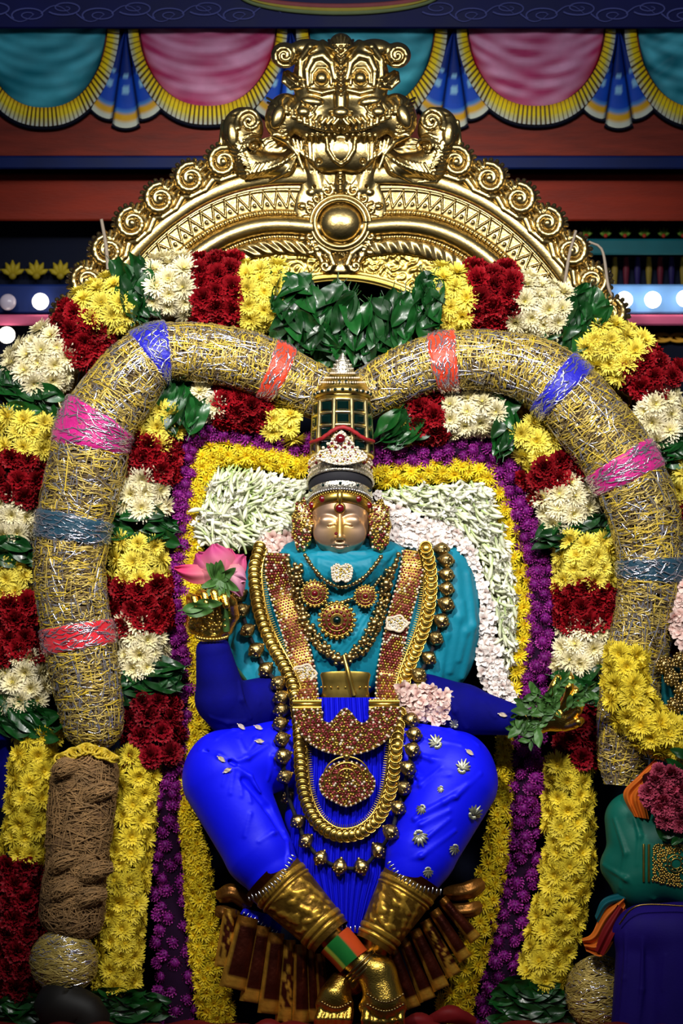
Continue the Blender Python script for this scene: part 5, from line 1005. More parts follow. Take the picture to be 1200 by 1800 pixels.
# ------------------------------------------------------------ necklaces lying on the cloth
def lay(P, off=-4, n=None, sm=7):
    Q = spline(np.array(P, float), n or int(plen(P)/4)); d = np.array([dep(x, y, 4) for x, y in Q[:, :2]]); k = np.ones(sm)/sm
    d = np.minimum(d, np.convolve(np.pad(d, sm//2, mode='edge'), k, 'valid')[:len(d)]); d = np.convolve(np.pad(d, 3, mode='edge'), np.ones(7)/7, 'valid'); return np.c_[Q[:, :2], d+off]
CO = [(456, 962), (447, 1000), (449, 1040), (458, 1085), (476, 1130), (497, 1168), (514, 1205), (522, 1250), (526, 1300), (528, 1350), (535, 1400), (552, 1440), (580, 1464), (607, 1470), (636, 1463), (664, 1440), (682, 1405), (692, 1360), (697, 1310), (702, 1260), (709, 1205), (724, 1160), (742, 1115), (754, 1070), (758, 1020), (754, 985), (748, 962)]
neck = empty('coin_necklace', 607, 1476, -100, 'long necklace of overlapping golden coins reaching down over the blue pleats', 'necklace')
L3 = lay(CO, -12, 102, 9)
b = MB(); nn = 16; u = np.linspace(0, 6.283, nn, endpoint=False); r = 11.6*S; 
b.add([(r*math.cos(a), r*math.sin(a), z) for z in (-.0015, .0012) for a in u]+[(r*.82*math.cos(a), r*.82*math.sin(a), z) for z in (.0012, .0004) for a in u]+[(0, 0, .0014)], np.concatenate([gridfaces(4, nn, cv=True)]))
b.F.append(np.array([[3*nn+i, 3*nn+(i+1) % nn, 4*nn] for i in range(nn)])); b.M.append(np.zeros(nn, int)); coin = b.mesh('coin', 'gold_bright', world=True, origin=(0, 0, 0))[0]
C_ = np.array([606, 1130.])
for i, (x, y, d) in enumerate(L3):
    t = L3[min(i+1, len(L3)-1)]-L3[max(i-1, 0)]; t /= np.linalg.norm(t[:2]); nx, ny = -t[1], t[0]
    inst(coin, 'coin', neck, x, y, d-3, (t[0]*.34+random.uniform(-.12, .12), t[1]*.34+random.uniform(-.12, .12), -1), spin=random.uniform(0, 6))
In = L3.copy(); T_, A_, B_ = frames(np.c_[L3, np.zeros(len(L3))]); sgn = np.sign(((C_-L3[:, :2])*A_[:, :2]).sum(1))[:, None]
b = MB(); I1 = L3[:, :3]+A_*sgn*13+[0, 0, -1]; tube(b, np.c_[I1, np.full(len(I1), 2.4)], 6); I2 = L3+A_*sgn*11+[0, 0, -4]; gems(b, I2+[0, 0, -2], 2.2); b.build('inner_rope', 'gold_bright', neck)
b = MB(); I3 = spline(np.c_[I1, np.zeros(len(I1))], 260); T2, A2, _ = frames(I3); s2 = np.sign(((C_-I3[:, :2])*A2[:, :2]).sum(1))
for i in range(len(I3)):
    if I3[i, 1] > 985: tube(b, [tuple(I3[i, :3])+(1.3,), tuple(I3[i, :3]+A2[i]*s2[i]*8)+(.5,)], 4)
b.build('spike_fringe', 'gold_bright', neck, kind='stuff')
# bell bead necklace
BP = [(420, 1045), (425, 1073), (435, 1108), (450, 1143), (467, 1177), (488, 1201), (494, 1226), (494, 1248), (492, 1272), (495, 1299), (497, 1329), (500, 1365), (507, 1401), (523, 1444), (537, 1478), (563, 1508), (597, 1524), (635, 1524), (666, 1495), (687, 1463), (700, 1420), (710, 1385), (717, 1350), (725, 1318), (728, 1291), (722, 1266), (722, 1240), (724, 1218), (736, 1187), (754, 1157), (766, 1122), (776, 1091), (784, 1062), (785, 1035), (785, 1010), (784, 985), (776, 966)]
bn = empty('bell_bead_necklace', 616, 1540, -90, 'longest necklace of large round antique brass beads hanging outside the coins', 'necklace')
L4 = lay(BP, -5, 220, 11); b = MB(); tube(b, np.c_[L4+[0, 0, 3], np.full(len(L4), 3.6)], 6); b.build('dark_cord', 'black_cloth', bn)
b = MB(); fn = lambda u, v: 1+.045*np.cos(u*8)*np.sin(v)+.05*(np.abs(v-1.57) < .14)
ball(b, (0, 0, 0), (12.6, 13.2, 12), 24, 14, fn=fn); tube(b, [(0, -10, 0, 8), (0, -12.5, 0, 7), (0, -14, 0, 3.2), (0, -17, 0, 2.2)], 10); tube(b, [(0, 11, 0, 5), (0, 15, 0, 3.6)], 8)
gems(b, [(9*math.cos(a), 2+5*math.sin(a), -11+abs(math.cos(a))*2.5) for a in np.linspace(0, 6.28, 9)], 2.2); gems(b, [(0, 1, -12)], 3.2)
for v in b.V: v *= S
b.V = [np.c_[v[:, 0], v[:, 2], -v[:, 1]] for v in b.V]
mat('antique_brass', 'a8905c', .3, 1, var=.35, vs=90); bead = b.mesh('bell_bead', 'antique_brass', world=True, origin=(0, 0, 0))[0]
for i, (x, y) in enumerate(BP):
    p, q = BP[max(0, i-1)], BP[min(len(BP)-1, i+1)]; tx, ty = q[0]-p[0], q[1]-p[1]; nx, ny = -ty, tx; l = math.hypot(nx, ny); nx /= l; ny /= l
    if (x-606)*nx+(y-1100)*ny < 0: nx, ny = -nx, -ny
    a = math.atan2(nx, ny)*.8
    inst(bead, 'bell_bead', bn, x, y, dep(x, y, 6)-9, rot=Quaternion((0, 1, 0), -a) @ Quaternion((0, 0, 1), random.uniform(-.5, .5)), sc=random.uniform(.94, 1.06))
# ruby haram: two broad strips, connector bars, crescent pendant and fan drop
har = empty('ruby_haram', 607, 1420, -95, 'broad ruby and pearl studded harness with crescent pendant and fan drop', 'necklace')
def gstrip(P, hw, name):
    L_ = lay([p[:2] for p in P], -13, None, 13); n = len(L_); T_, A_, B_ = frames(np.c_[L_, np.zeros(n)]); b = MB()
    rows = [L_+A_*hw*f+[0, 0, z] for f, z in ((-1, 5), (-1, 0), (-.7, -2), (0, -4), (.7, -2), (1, 0), (1, 5))]; b.add(np.stack(rows, 1).reshape(-1, 3), gridfaces(n, 7, cv=True)); o = b.build(name, 'gold_dark', har)
    G = {'ruby': [], 'pearl': [], 'gold_bright': [], 'pinkstone': []}; s = np.concatenate([[0], np.cumsum(np.linalg.norm(np.diff(L_[:, :2], axis=0), axis=1))]); k = 0
    for s_ in np.arange(3, s[-1], 4.7):
        for j in range(-4, 5):
            f = (j+.5*(k % 2))/4.3
            if abs(f) > 1: continue
            c = [np.interp(s_, s, L_[:, m]) for m in range(3)]; a = [np.interp(s_, s, A_[:, m]) for m in range(3)]
            cn = 'pearl' if abs(f) > .92 else random.choices(('ruby', 'pinkstone', 'pearl', 'gold_bright'), (.36, .24, .08, .32))[0]
            G[cn].append((c[0]+a[0]*hw*f, c[1]+a[1]*hw*f, c[2]-4.2+1.8*abs(f)))
        k += 1
    for cn, pp in G.items(): b = MB(); gems(b, pp, 2.35); b.build({'ruby': 'red_stones', 'pinkstone': 'pink_stones', 'pearl': 'pearl_grains', 'gold_bright': 'gold_grains'}[cn], cn, o, kind='stuff')
    return o
gstrip([(488, 972), (487, 1010), (496, 1050), (511, 1095), (524, 1140), (535, 1185), (540, 1236)], 21, 'stone_strip')
gstrip([(727, 968), (722, 1010), (711, 1050), (699, 1095), (690, 1140), (682, 1185), (679, 1236)], 21, 'stone_strip')
for x0, x1 in ((514, 565), (648, 702)):
    b = MB(); dd = min(dep(x0+8, 1238), dep(x1-8, 1238), dep((x0+x1)/2, 1238))-16
    for y in (1233, 1244): tube(b, [(x0, y, dd, 3.2), (x1, y, dd, 3.2)], 8)
    boxm(b, x0, x1, 1233, 1244, dd-1, dd+3); gems(b, [(x0+3+k*5.2, 1230, dd) for k in range(10)]+[(x0+3+k*5.2, 1248, dd) for k in range(10)], 2.6); b.build('connector_bar', 'gold_bright', har)
cres = [(516, 1248), (522, 1275), (540, 1302), (570, 1320), (607, 1327), (645, 1320), (676, 1302), (694, 1275), (701, 1246), (652, 1246), (650, 1262), (640, 1272), (628, 1268), (607, 1246), (588, 1264), (578, 1272), (566, 1266), (562, 1248)]
def polyplate(name, outline, d, parent, label=None, th=6, sp=5.2, cols=('ruby', 'pearl', 'gold_bright', 'pinkstone'), wts=(.38, .08, .3, .24), core='gold_dark'):
    P = spline([(x, y, 0, 0) for x, y in outline+[outline[0]]], len(outline)*5)[:-1, :2]; n = len(P); b = MB(); c = P.mean(0)
    V = [(x, y, d+th) for x, y in P]+[(x, y, d) for x, y in P]; b.add(V, [(i, (i+1) % n, n+(i+1) % n, n+i) for i in range(n)]); b.F.append(np.array([list(range(n, 2*n))])); b.M.append(np.zeros(1, int)); tube(b, np.c_[P, np.full(n, d), np.full(n, 2.)], 6)
    o = b.build(name, core, parent, smooth=False, label=label); pts = scatter_poly([tuple(p) for p in P], sp); ch = RNG.choice(len(cols), len(pts), p=wts)
    for k, cn in enumerate(cols):
        pp = [(x, y, d-.4) for (x, y), q in zip(pts, ch) if q == k]
        if pp: b = MB(); gems(b, pp, sp*.46); b.build({'ruby': 'red_stones', 'pinkstone': 'pink_stones', 'pearl': 'pearl_grains', 'gold_bright': 'gold_grains', 'emerald': 'green_stones'}[cn], cn, o, kind='stuff')
    b = MB(); gems(b, [(x, y, d-1) for x, y in P[::2]], 2.4); b.build('pearl_edge', 'pearl', o, kind='stuff'); return o
dc = min(dep(x, y) for x, y in cres)-18
polyplate('crescent_pendant', cres, dc, har)
b = MB(); tube(b, [(609, 1322, dc-4, 3), (609, 1345, dc-2, 3)], 8); gems(b, [(609, 1330, dc-6)], 6, sides=8); b.build('pendant_link', 'gold_bright', har)
fan = [(609, 1338), (630, 1343), (648, 1358), (658, 1374), (652, 1395), (632, 1408), (609, 1417), (586, 1408), (567, 1395), (562, 1374), (571, 1358), (588, 1343)]
polyplate('fan_drop', fan, dc-2, har); b = MB(); [tube(b, [(609+r*math.cos(a), 1366-r*.9*math.sin(a), dc-4, 1.6) for a in np.linspace(-.3, 3.44, 30)], 6) for r in (16, 28, 40)]; gems(b, [(609, 1368, dc-5)], 5, sides=8); b.build('scalloped_rib', 'gold_bright', har)
polyplate('white_flower_clasp', ell_o(535, 1184, 19, 15, 20, 5, .12), dep(535, 1184)-22, har, 'white stone flower clasp', cols=('pearl', 'gold_bright'), wts=(.6, .4), core='diamante', sp=5)
polyplate('white_flower_clasp', ell_o(697, 1096, 18, 13, 20, 5, .12), dep(697, 1096)-22, har, 'white stone flower clasp', cols=('pearl', 'gold_bright'), wts=(.6, .4), core='diamante', sp=5)
polyplate('diadem_peak', [(556, 806), (562, 794), (574, 790), (580, 779), (590, 768), (600, 758), (610, 768), (619, 779), (626, 790), (637, 794), (642, 806), (600, 816)], -49, crown, cols=('pearl', 'gold_bright', 'ruby'), wts=(.6, .3, .1), core='diamante', sp=4.8)
# short chains and round pendants on the chest
def chain(lab, P, r, m='gold', sp=1.9, cat='necklace', off=-6, big=None):
    L_ = lay(P, off, None, 7); e = empty('bead_chain', P[len(P)//2][0], P[len(P)//2][1], L_[:, 2].min(), lab, cat); b = MB(); s = np.concatenate([[0], np.cumsum(np.linalg.norm(np.diff(L_[:, :2], axis=0), axis=1))]); bd = MB(); k = 0
    tube(b, np.c_[L_, np.full(len(L_), r*.35)], 5); b.build('thread', 'dark_metal', e); me = None
    bd = MB(); ball(bd, (0, 0, 0), r*S, 10, 7); me = bd.mesh('bead', m, world=True, origin=(0, 0, 0))[0]
    for q in np.arange(0, s[-1], r*sp): c = [np.interp(q, s, L_[:, j]) for j in range(3)]; inst(me, 'bead', e, *c, sc=random.uniform(.85, 1.25)); k += 1
    return e
chain('short gold bead chain with a silver pendant high on the chest', [(536, 976), (552, 1000), (572, 1020), (600, 1032), (632, 1020), (655, 998), (672, 975)], 3.6)
chain('gold bead chain falling from the left shoulder to the round pendant', [(505, 985), (515, 1030), (525, 1075), (545, 1120), (575, 1150), (600, 1160)], 5.5, 'antique_brass')
chain('gold bead chain falling from the right shoulder to the round pendant', [(700, 975), (686, 1020), (678, 1065), (662, 1110), (640, 1145), (605, 1160)], 5.5, 'antique_brass')
chain('fine gold chain carrying the three round pendants', [(522, 998), (540, 1040), (565, 1058), (592, 1060), (620, 1052), (645, 1045), (672, 1010)], 3.0)
def rpend(lab, cx, cy, r, cent='emerald'):
    d = min(dep(cx, cy), dep(cx-r*.8, cy), dep(cx+r*.8, cy))-10; e = empty('round_pendant', cx, cy+r, d, lab, 'pendant')
    b = MB(); ball(b, (cx, cy, d), (r*.92, r*.92, 4), 28, 8); [tube(b, [(cx+q*r*math.cos(a), cy+q*r*math.sin(a), d-4+q*3, 1.4) for a in np.linspace(0, 6.283, 36)], 6) for q in (.35, .62, .9)]; b.build('pendant_disc', 'gold_dark', e)
    for q, n, cn, nm, s_ in ((.48, 12, 'ruby', 'red_stones', .11), (.76, 18, 'ruby', 'red_stones', .09), (.9, 26, 'gold_bright', 'gold_grains', .08), (1.02, 20, 'gold_bright', 'gold_petals', .12)):
        b = MB(); gems(b, [(cx+q*r*math.cos(a), cy+q*r*math.sin(a), d-4.5+q*2.5) for a in np.linspace(0, 6.283, n, endpoint=False)], r*s_); b.build(nm, cn, e, kind='stuff')
    b = MB(); gems(b, [(cx, cy, d-4)], r*.24, sides=10); b.build('centre_stone', cent, e)
rpend('large round flower pendant with a dark centre stone in the middle of the chest', 592, 1090, 31)
rpend('left of the two smaller round pendants above the large one', 553, 1043, 23, 'ruby'); rpend('right of the two smaller round pendants above the large one', 642, 1048, 19, 'ruby')
polyplate('silver_pendant', [(583, 998), (592, 992), (600, 996), (609, 992), (618, 998), (616, 1016), (608, 1022), (600, 1018), (592, 1022), (585, 1016)], dep(600, 1005)-10, None, cols=('pearl', 'gold_bright'), wts=(.5, .5), core='diamante', sp=4.6)
tag(bpy.data.objects['silver_pendant'], 'small silvery pendant set with clear stones just under the chin', 'pendant')
b = MB(); drops = [(528, 1060), (540, 1100), (556, 1128), (572, 1150), (520, 1020), (545, 1078), (650, 1085), (636, 1112), (622, 1130), (664, 1060), (676, 1028), (612, 1150), (633, 1098), (585, 1140)]
cl = MB(); ball(cl, (0, 0, 0), (6*S, 6*S, 5*S), 10, 7); [ball(cl, (7*S*math.cos(a), 7*S*math.sin(a), 0), 3.4*S, 8, 6) for a in np.linspace(0, 6.28, 5, endpoint=False)]; clm = cl.mesh('nugget', 'antique_brass', world=True, origin=(0, 0, 0))[0]
nug = empty('nugget_necklace', 585, 1150, -20, 'string of clustered gold nuggets framing the large chest pendant', 'necklace'); L_ = lay([(520, 1000), (522, 1030), (534, 1075), (552, 1115), (580, 1150), (606, 1158), (632, 1135), (655, 1095), (672, 1050), (682, 1005)], -5)
b = MB(); tube(b, np.c_[L_, np.full(len(L_), 2.)], 6); b.build('thread', 'gold_dark', nug)
for i in np.linspace(0, len(L_)-1, 21).astype(int): inst(clm, 'nugget', nug, L_[i][0]+random.uniform(-4, 4), L_[i][1], L_[i][2]-4, (random.uniform(-.4, .4), random.uniform(-.4, .4), -1), sc=random.uniform(.9, 1.35))
# stray white petals on the blue silk
PT = leaf_mesh(15*S, 3.4*S, 5, 'fallen_petal', 'pearl', .2, .3)
for x, y, lab in ((425, 1277, 'single white petal on top of the left thigh'), (455, 1278, 'larger white petal beside the beads on the left thigh'), (390, 1334, 'white petal lying in the crease of the left knee'), (400, 1353, 'white petal just below the crease of the left knee'), (457, 1302, 'tiny white petal lower on the left thigh'), (826, 1322, 'white petal on the right thigh below the pink blossoms'), (884, 1256, 'white petal on the right velvet sleeve')):
    inst(PT, 'fallen_petal', None, x, y, dep(x, y)-3, rot=Quaternion((0, 1, 0), random.uniform(-.6, .6)) @ Quaternion((1, 0, 0), math.pi/2), label=lab, cat='petal')
# ------------------------------------------------------------ lotus in the raised hand
mat('lotus', 'd86a90', .6, attr=True, spec=.2, trans=.15, var=.08, vs=20)
lt = empty('lotus_flower', 385, 1100, -70, 'drooping pink lotus with green sepals held in the raised golden hand', 'flower')
def lpetal(x0, y0, d0, x1, y1, d1, wd, bulge, tip='b8487c', base='c88484', cv=0):
    nu, nv = 16, 13; V = []; C = []; A = np.array([x0, y0, d0], float); B = np.array([x1, y1, d1], float); Tt = B-A; L = np.linalg.norm(Tt); Tt /= L; N_ = np.array([0, 0, -1.]); sd = np.cross(Tt, N_); sd /= np.linalg.norm(sd); N_ = np.cross(sd, Tt)
    if N_[2] > 0: N_ = -N_
    for i in range(nu):
        t = i/(nu-1); w_ = wd*math.sin(math.pi*min(.97, t*.9+.1))**.75
        for j in range(nv):
            s_ = (j/(nv-1)-.5)*2; p = A+Tt*L*t+sd*(w_*s_+cv*math.sin(t*3.1))+N_*(bulge*math.sin(t*3.1)*(1-s_*s_)+5*math.sin(s_*5+t*4)*t); V.append(p)
            f = min(1, t*1.3); e_ = .25*abs(s_)**2; c = [a*(1-f)+q*f for a, q in zip(lin(base), lin(tip))]; C.append([c[0]*(1-.3*e_), c[1]*(1-e_), c[2]*(1-e_)])
    b = MB(); b.add(V, gridfaces(nu, nv), 0, np.array(C)); b.build('petal', 'lotus', lt)
lpetal(380, 1016, -88, 346, 972, -84, 28, 12, 'a83c70'); lpetal(386, 1012, -96, 376, 956, -94, 32, 14); lpetal(390, 1016, -92, 404, 964, -88, 26, 12, 'c04878'); lpetal(396, 1012, -90, 430, 976, -84, 22, 10, 'b84878'); lpetal(408, 990, -96, 424, 1048, -90, 20, 14, 'c07c9c', 'd0a0a0', 4); lpetal(380, 1012, -96, 306, 998, -88, 17, 10, 'c83a6c', cv=-4); lpetal(398, 1000, -100, 432, 1020, -98, 18, 8, 'c887a8')
b = MB(); tube(b, spline([(386, 1010, -90, 6), (392, 1040, -88, 7), (396, 1080, -82, 7), (398, 1110, -78, 6)], 14), 8); b.build('stem', 'herb_green', lt)
HL = leaf_mesh(46*S, 8*S, 91, 'sepal', 'herb_green', .4, .8)
for k in range(11):
    a = random.uniform(-2.6, -.4) if k < 5 else random.uniform(.2, 2.8); x = 386+18*math.cos(a); y = 1020+16*math.sin(a); X = Vector((math.cos(a), -.25, -math.sin(a))).normalized(); Y = Vector((0, -1, .01)).cross(X).normalized(); inst(HL, 'sepal', lt, x, y, -102, rot=Matrix((X, Y, X.cross(Y))).transposed().to_quaternion(), sc=random.uniform(.7, 1.1))
for x, y, a in ((345, 1066, -.25), (368, 1060, -.1), (352, 1074, -.2)): X = Vector((math.cos(a), -.1, -math.sin(a))).normalized(); Y = Vector((0, -1, .01)).cross(X).normalized(); inst(HL, 'sepal', lt, x, y, -118, rot=Matrix((X, Y, X.cross(Y))).transposed().to_quaternion(), sc=1.1)
# palm ornament of the raised hand
b = MB(); gems(b, [(x, y, -80-6*random.random()) for x, y in scatter_poly(ell_o(368, 1090, 34, 20), 7.5)], 3.4); gems(b, [(372+27*math.cos(a), 1116+6*math.sin(a)+2, -64-20*abs(math.sin(a))) for a in np.linspace(0, 3.14, 16)], 3.6); b.build('palm_ornament', 'gold_bright', idol, kind='stuff')
# ------------------------------------------------------------ herb sprig in the lowered hand
hs = empty('basil_sprig', 960, 1300, -60, 'sprig of small green leaves in the lowered hand at the right', 'leaves'); b = MB()
stems = [[(985, 1262), (960, 1250), (930, 1248), (905, 1262)], [(985, 1260), (970, 1232), (985, 1205), (1000, 1192)], [(975, 1265), (950, 1270), (935, 1290), (930, 1305)], [(985, 1255), (955, 1225), (935, 1220)], [(990, 1250), (1020, 1225), (1035, 1215)], [(960, 1262), (925, 1268), (900, 1285)], [(975, 1255), (948, 1240), (915, 1236)]]
HL2 = [leaf_mesh(28*S, 6*S, s+95, 'herb_leaf', 'herb_green', .45, .7) for s in range(3)]
for P in stems:
    Q = spline([(x, y, -72-k*4, 1.6) for k, (x, y) in enumerate(P)], 12); tube(b, Q, 5)
    for i in range(2, 12, 2):
        for s_ in (-1, 1):
            t = Q[min(i+1, 11)]-Q[i-1]; a = math.atan2(t[1], t[0])+s_*random.uniform(.4, 1.1); X = Vector((math.cos(a), random.uniform(-.6, .2), -math.sin(a))).normalized(); Y = Vector((random.uniform(-.4, .4), -1, .01)).cross(X).normalized()
            inst(random.choice(HL2), 'herb_leaf', hs, Q[i, 0]+12*math.cos(a), Q[i, 1]+12*math.sin(a), Q[i, 2]-3, rot=Matrix((X, Y, X.cross(Y))).transposed().to_quaternion(), sc=random.uniform(.6, 1.1))
for x, y, a in ((905, 1288, 2.2), (948, 1298, 1.3), (912, 1252, 3.0)): X = Vector((math.cos(a), -.2, -math.sin(a))).normalized(); Y = Vector((0, -1, .01)).cross(X).normalized(); inst(HL2[0], 'herb_leaf', hs, x, y, -92, rot=Matrix((X, Y, X.cross(Y))).transposed().to_quaternion(), sc=1.25)
b.build('stem', 'herb_green', hs)
# ------------------------------------------------------------ things at the lower right and the plinth
mat('green_cloth', '0a5a4c', .5, var=.2, vs=12, bump=.1, bs=60, spec=.2, attr=True)
mat('orange_cloth', 'c4621c', .55, var=.2, vs=14, spec=.2)
mat('purple_cloth', '1c0c66', .7, var=.15, vs=10, spec=.15, bump=.1, bs=200)
mat('red_cloth', '6c1014', .6, var=.25, vs=12, spec=.2)
e = empty('marigold_loop', 1110, 1330, -30, 'thick rope of yellow chrysanthemums curving round at the right edge', 'garland')
strip('longyellow', [(1104, 1140, -20, 40), (1100, 1190, -30, 44), (1110, 1240, -34, 46), (1148, 1282, -34, 46), (1205, 1306, -30, 44)], e, 'long_yellow_band', th=40)
e = empty('green_dressed_idol', 1150, 1600, -10, 'smaller dressed image in dark green silk with gold border, cut by the right edge', 'statue')
BG = [('+', 'c', (1110, 1440, 10, 48, 1130, 1540, 0, 60), 12), ('+', 'e', (1190, 1500, -10, 100, 80, 60), 14), ('+', 'c', (1090, 1520, 0, 36, 1240, 1560, -20, 44), 12)]
def gcol(V):
    g = ((V[:, 0] > 1132) & (V[:, 1] > 1480) & (V[:, 1] < 1552) & ((V[:, 0] < 1140)|(V[:, 0] > 1148)))|((V[:, 0] > 1128) & (V[:, 0] < 1131) & (V[:, 1] > 1480) & (V[:, 1] < 1552))
    p = nz(V[:, 0], V[:, 1], 9, 3) > -.35; C = np.tile(np.array(lin('0a5a4c')), (len(V), 1)); return C
idx_parent = idol; V, Q = surfnet(*drape(BG, crease([(1080, 1440), (1100, 1500), (1090, 1560)], 4)+crease([(1110, 1420), (1125, 1470), (1120, 1520)], 4)+crease([(1060, 1520), (1100, 1545), (1150, 1580)], 4), (1036, 1252, 1386, 1602, -84, 70), 2.4)); note_depth(V)
b = MB(); b.add(V, Q, 0, gcol(V)); b.build('green_silk', 'green_cloth', e)
b = MB()
for r in (9, 15): tube(b, [(1188+r*math.cos(a), 1518+r*math.sin(a), dep(1188+r*math.cos(a), 1518+r*math.sin(a))-1, 1.2) for a in np.linspace(0, 6.28, 30)], 5)
for x in (1131, 1140): tube(b, [(x, y, dep(x, y, 2)-1, 2.2) for y in range(1484, 1552, 6)], 6)
b.build('gold_border', 'gold_bright', e); b = MB(); gems(b, [(x, y, dep(x, y, 1)-.6) for x, y in scatter_poly([(1148, 1488), (1160, 1482), (1215, 1486), (1230, 1560), (1200, 1562), (1146, 1550)], 4.2) if math.hypot(x-1188, y-1518) > 18 and nz(x, y, 12, 3) > -.9], 2.3); b.build('brocade_grains', 'gold_bright', e, kind='stuff')
b = MB(); gems(b, [(1188+12*math.cos(a), 1518+12*math.sin(a), dep(1188, 1518)-1) for a in np.linspace(0, 6.28, 10)], 1.8); b.build('gold_roundel', 'gold_bright', e)
def sheet(P0, P1, nv, m, name, parent, amp=5, fr=3., th=6):
    A = spline([p+(0,) for p in P0], 26)[:, :3]; B = spline([p+(0,) for p in P1], 26)[:, :3]; t = np.linspace(0, 1, nv)[None, :, None]; G = A[:, None]*(1-t)+B[:, None]*t
    G[..., 2] += amp*np.sin(t[..., 0]*fr*6.28+np.linspace(0, 2, 26)[:, None]); b = MB(); K = G.copy(); K[..., 2] += th; b.add(G.reshape(-1, 3), gridfaces(26, nv)[:, ::-1]); b.add(K.reshape(-1, 3), gridfaces(26, nv)); return b.build(name, m, parent)
sheet([(1150, 1335, -40), (1120, 1365, -48), (1095, 1395, -40), (1112, 1435, -40)], [(1175, 1350, -30), (1150, 1380, -60), (1135, 1405, -60), (1140, 1440, -50)], 24, 'orange_cloth', 'orange_sash', e)
o = empty('orange_cloth', 1060, 1690, -10, 'knotted orange and red cloth hanging below the green silk', 'cloth')
sheet([(1095, 1572, -30), (1060, 1600, -36), (1040, 1640, -40), (1022, 1650, -36)], [(1100, 1600, -30), (1085, 1640, -50), (1060, 1680, -44), (1030, 1672, -38)], 30, 'orange_cloth', 'cloth_fold', o, 7, 2.5)
sheet([(1085, 1590, -50), (1060, 1630, -56), (1045, 1670, -50)], [(1098, 1600, -46), (1078, 1645, -62), (1060, 1680, -52)], 16, 'red_cloth', 'red_fold', o, 4, 1.5)
sheet([(1100, 1565, -28), (1060, 1580, -34), (1045, 1610, -36)], [(1110, 1580, -28), (1070, 1592, -40), (1050, 1622, -40)], 12, 'paint_teal', 'green_fold', o, 4, 1.)
# purple cloth covered block
b = MB(); pr = [('+', 'e', (1180, 1640, -40, 108, 52, 60), 14), ('+', 'c', (1130, 1640, -40, 46, 1122, 1860, -50, 52), 14), ('+', 'c', (1130, 1640, -40, 46, 1260, 1640, -50, 46), 14), ('+', 'c', (1200, 1660, -40, 70, 1200, 1860, -50, 76), 14)]
V, Q = surfnet(*drape(pr, crease([(1100, 1640), (1098, 1720), (1090, 1800)], 4)+crease([(1130, 1650), (1128, 1740), (1120, 1810)], 4)+crease([(1170, 1680), (1165, 1740)], 4), (1062, 1290, 1580, 1850, -136, 36), 2.6)); b.add(V, Q); note_depth(V)
pb = b.build('purple_draped_figure', 'purple_cloth'); tag(pb, 'dark purple velvet draped bundle at the lower right corner', 'cloth bundle')
b = MB(); tube(b, spline([(1088, 1625, -86, 1.5), (1110, 1598, -96, 1.6), (1140, 1590, -100, 1.6), (1220, 1594, -104, 1.6)], 20), 6); b.build('gold_piping', 'gold_dark', pb)
# rosebuds, green drape and gold trinkets at the right edge
e = empty('rose_garland', 1175, 1450, -70, 'garland of dark pink roses and leaves above the green silk at the right edge', 'garland'); b = MB(); tube(b, spline([(1150, 1360, -60, 22), (1160, 1400, -70, 26), (1185, 1430, -70, 26), (1225, 1440, -64, 22)], 14), 10); b.build('stem_cord', 'red_core', e)
PR_ = [carnation(19*S, '5a0a1c', 'c8506c', s+80, 'rose') for s in (1, 2)]
for x, y in scatter_poly([(1128, 1362), (1150, 1340), (1180, 1350), (1200, 1375), (1215, 1400), (1215, 1460), (1170, 1448), (1140, 1415)], 19): inst(random.choice(PR_), 'rose', e, x, y, -90-random.uniform(0, 10), (random.uniform(-.6, .6), random.uniform(-.6, .6), -1), sc=random.uniform(.8, 1.1))
for x, y in ((1185, 1345), (1195, 1325), (1180, 1460), (1195, 1470), (1205, 1350), (1165, 1462)): inst(random.choice(LEAF), 'leaf', e, x, y, -84, (random.uniform(-.6, .6), random.uniform(-.6, .6), -1), sc=.6)
o = empty('green_drape', 1170, 1300, 10, 'striped green cloth hanging between the yellow rope and the right edge', 'cloth')
sheet([(1128, 1165, 0), (1135, 1210, -6), (1150, 1262, -4)], [(1215, 1165, 0), (1215, 1210, -8), (1215, 1262, -6)], 40, 'green_cloth2' if False else 'paint_teal', 'cloth_sheet', o, 6, 4)
o = empty('ornament_cluster', 1185, 1250, -20, 'cluster of antique golden filigree balls at the right edge', 'ornament')
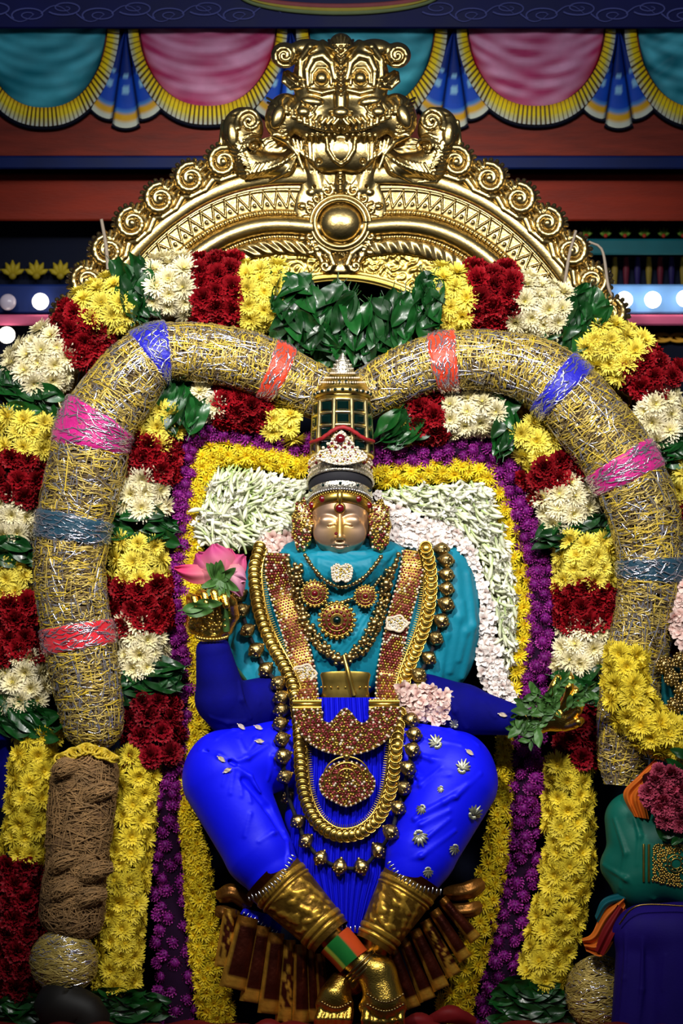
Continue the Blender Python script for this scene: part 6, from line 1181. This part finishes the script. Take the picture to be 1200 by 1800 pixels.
for x, y, r in ((1170, 1170, 17), (1196, 1160, 15), (1180, 1192, 14), (1200, 1215, 17), (1186, 1240, 16), (1208, 1185, 14)):
    b = MB(); ball(b, (x, y, -30), r*.85, 14, 10, fn=lambda u, v: 1+.06*np.cos(u*7)); gems(b, [(x+r*.9*math.cos(a)*q, y+r*.9*math.sin(a)*q, -30-r*.85*math.sqrt(max(0, 1-q*q*.8))) for q, n in ((.3, 4), (.65, 8), (.95, 12)) for a in np.linspace(0, 6.28, n, endpoint=False)], 3); b.build('filigree_ball', 'antique_brass', o)
panel('blossom_garland', 'pinkish blossoms beside the red flowers at the right edge', 'garland', [(1178, 1080), (1190, 1040), (1215, 1010), (1225, 1100), (1215, 1150), (1185, 1120)], PNK, 'pale_blossom', 12, -10, None, (1200, 1150))
# blue cloth at the left edge
o = empty('blue_cloth', 0, 1420, 100, 'strip of bright blue silk showing at the left picture edge', 'cloth')
sheet([(-40, 1240, 130), (-40, 1320, 126), (-40, 1420, 130)], [(22, 1255, 120), (24, 1320, 116), (18, 1420, 120)], 20, 'blue_velvet', 'cloth_sheet', o, 5, 2)
# plinth with red cloth
pl_ = empty('plinth', 600, 2222, 60, 'red cloth covered plinth under the idol at the bottom edge', 'plinth')
b = MB(); boxm(b, 60, 1160, 1848, 2222, -150, 200); b.build('plinth_block', 'stone_floor', pl_, smooth=False)
n = 240; U = np.linspace(-60, 1300, n); rows = []
for y, d in ((1796, 150), (1800, -60), (1806, -152), (1830, -168), (1950, -172), (2200, -176)): rows.append(np.stack([U, y+4*np.sin(U/13+y)+3*np.sin(U/31), d-5*np.sin(U/11)*(d < -100)-4*np.sin(U/29+2)], -1))
b = MB(); b.add(np.stack(rows).reshape(-1, 3), gridfaces(6, n)); b.build('red_cloth', 'red_cloth', pl_)
b = MB(); tube(b, spline([(140, 1828, -20, 40), (150, 1790, -20, 44), (110, 1775, -10, 50), (112, 1760, 0, 46)], 12), 20); tag(b.build('lamp_base', 'dark_metal'), 'dark round metal base beneath the left netted ball', 'lamp base')
for cx, cy, r in ((790, 1784, 16), (735, 1796, 15), (470, 1806, 14)): b = MB(); tube(b, spline([(cx-40, cy+14, -60, r*.5), (cx, cy, -76, r), (cx+44, cy+12, -60, r*.5)], 14), 12, disp=lambda t, p: 2*np.sin(p*5+t*9)); b.build('cloth_fold', 'red_cloth', pl_)
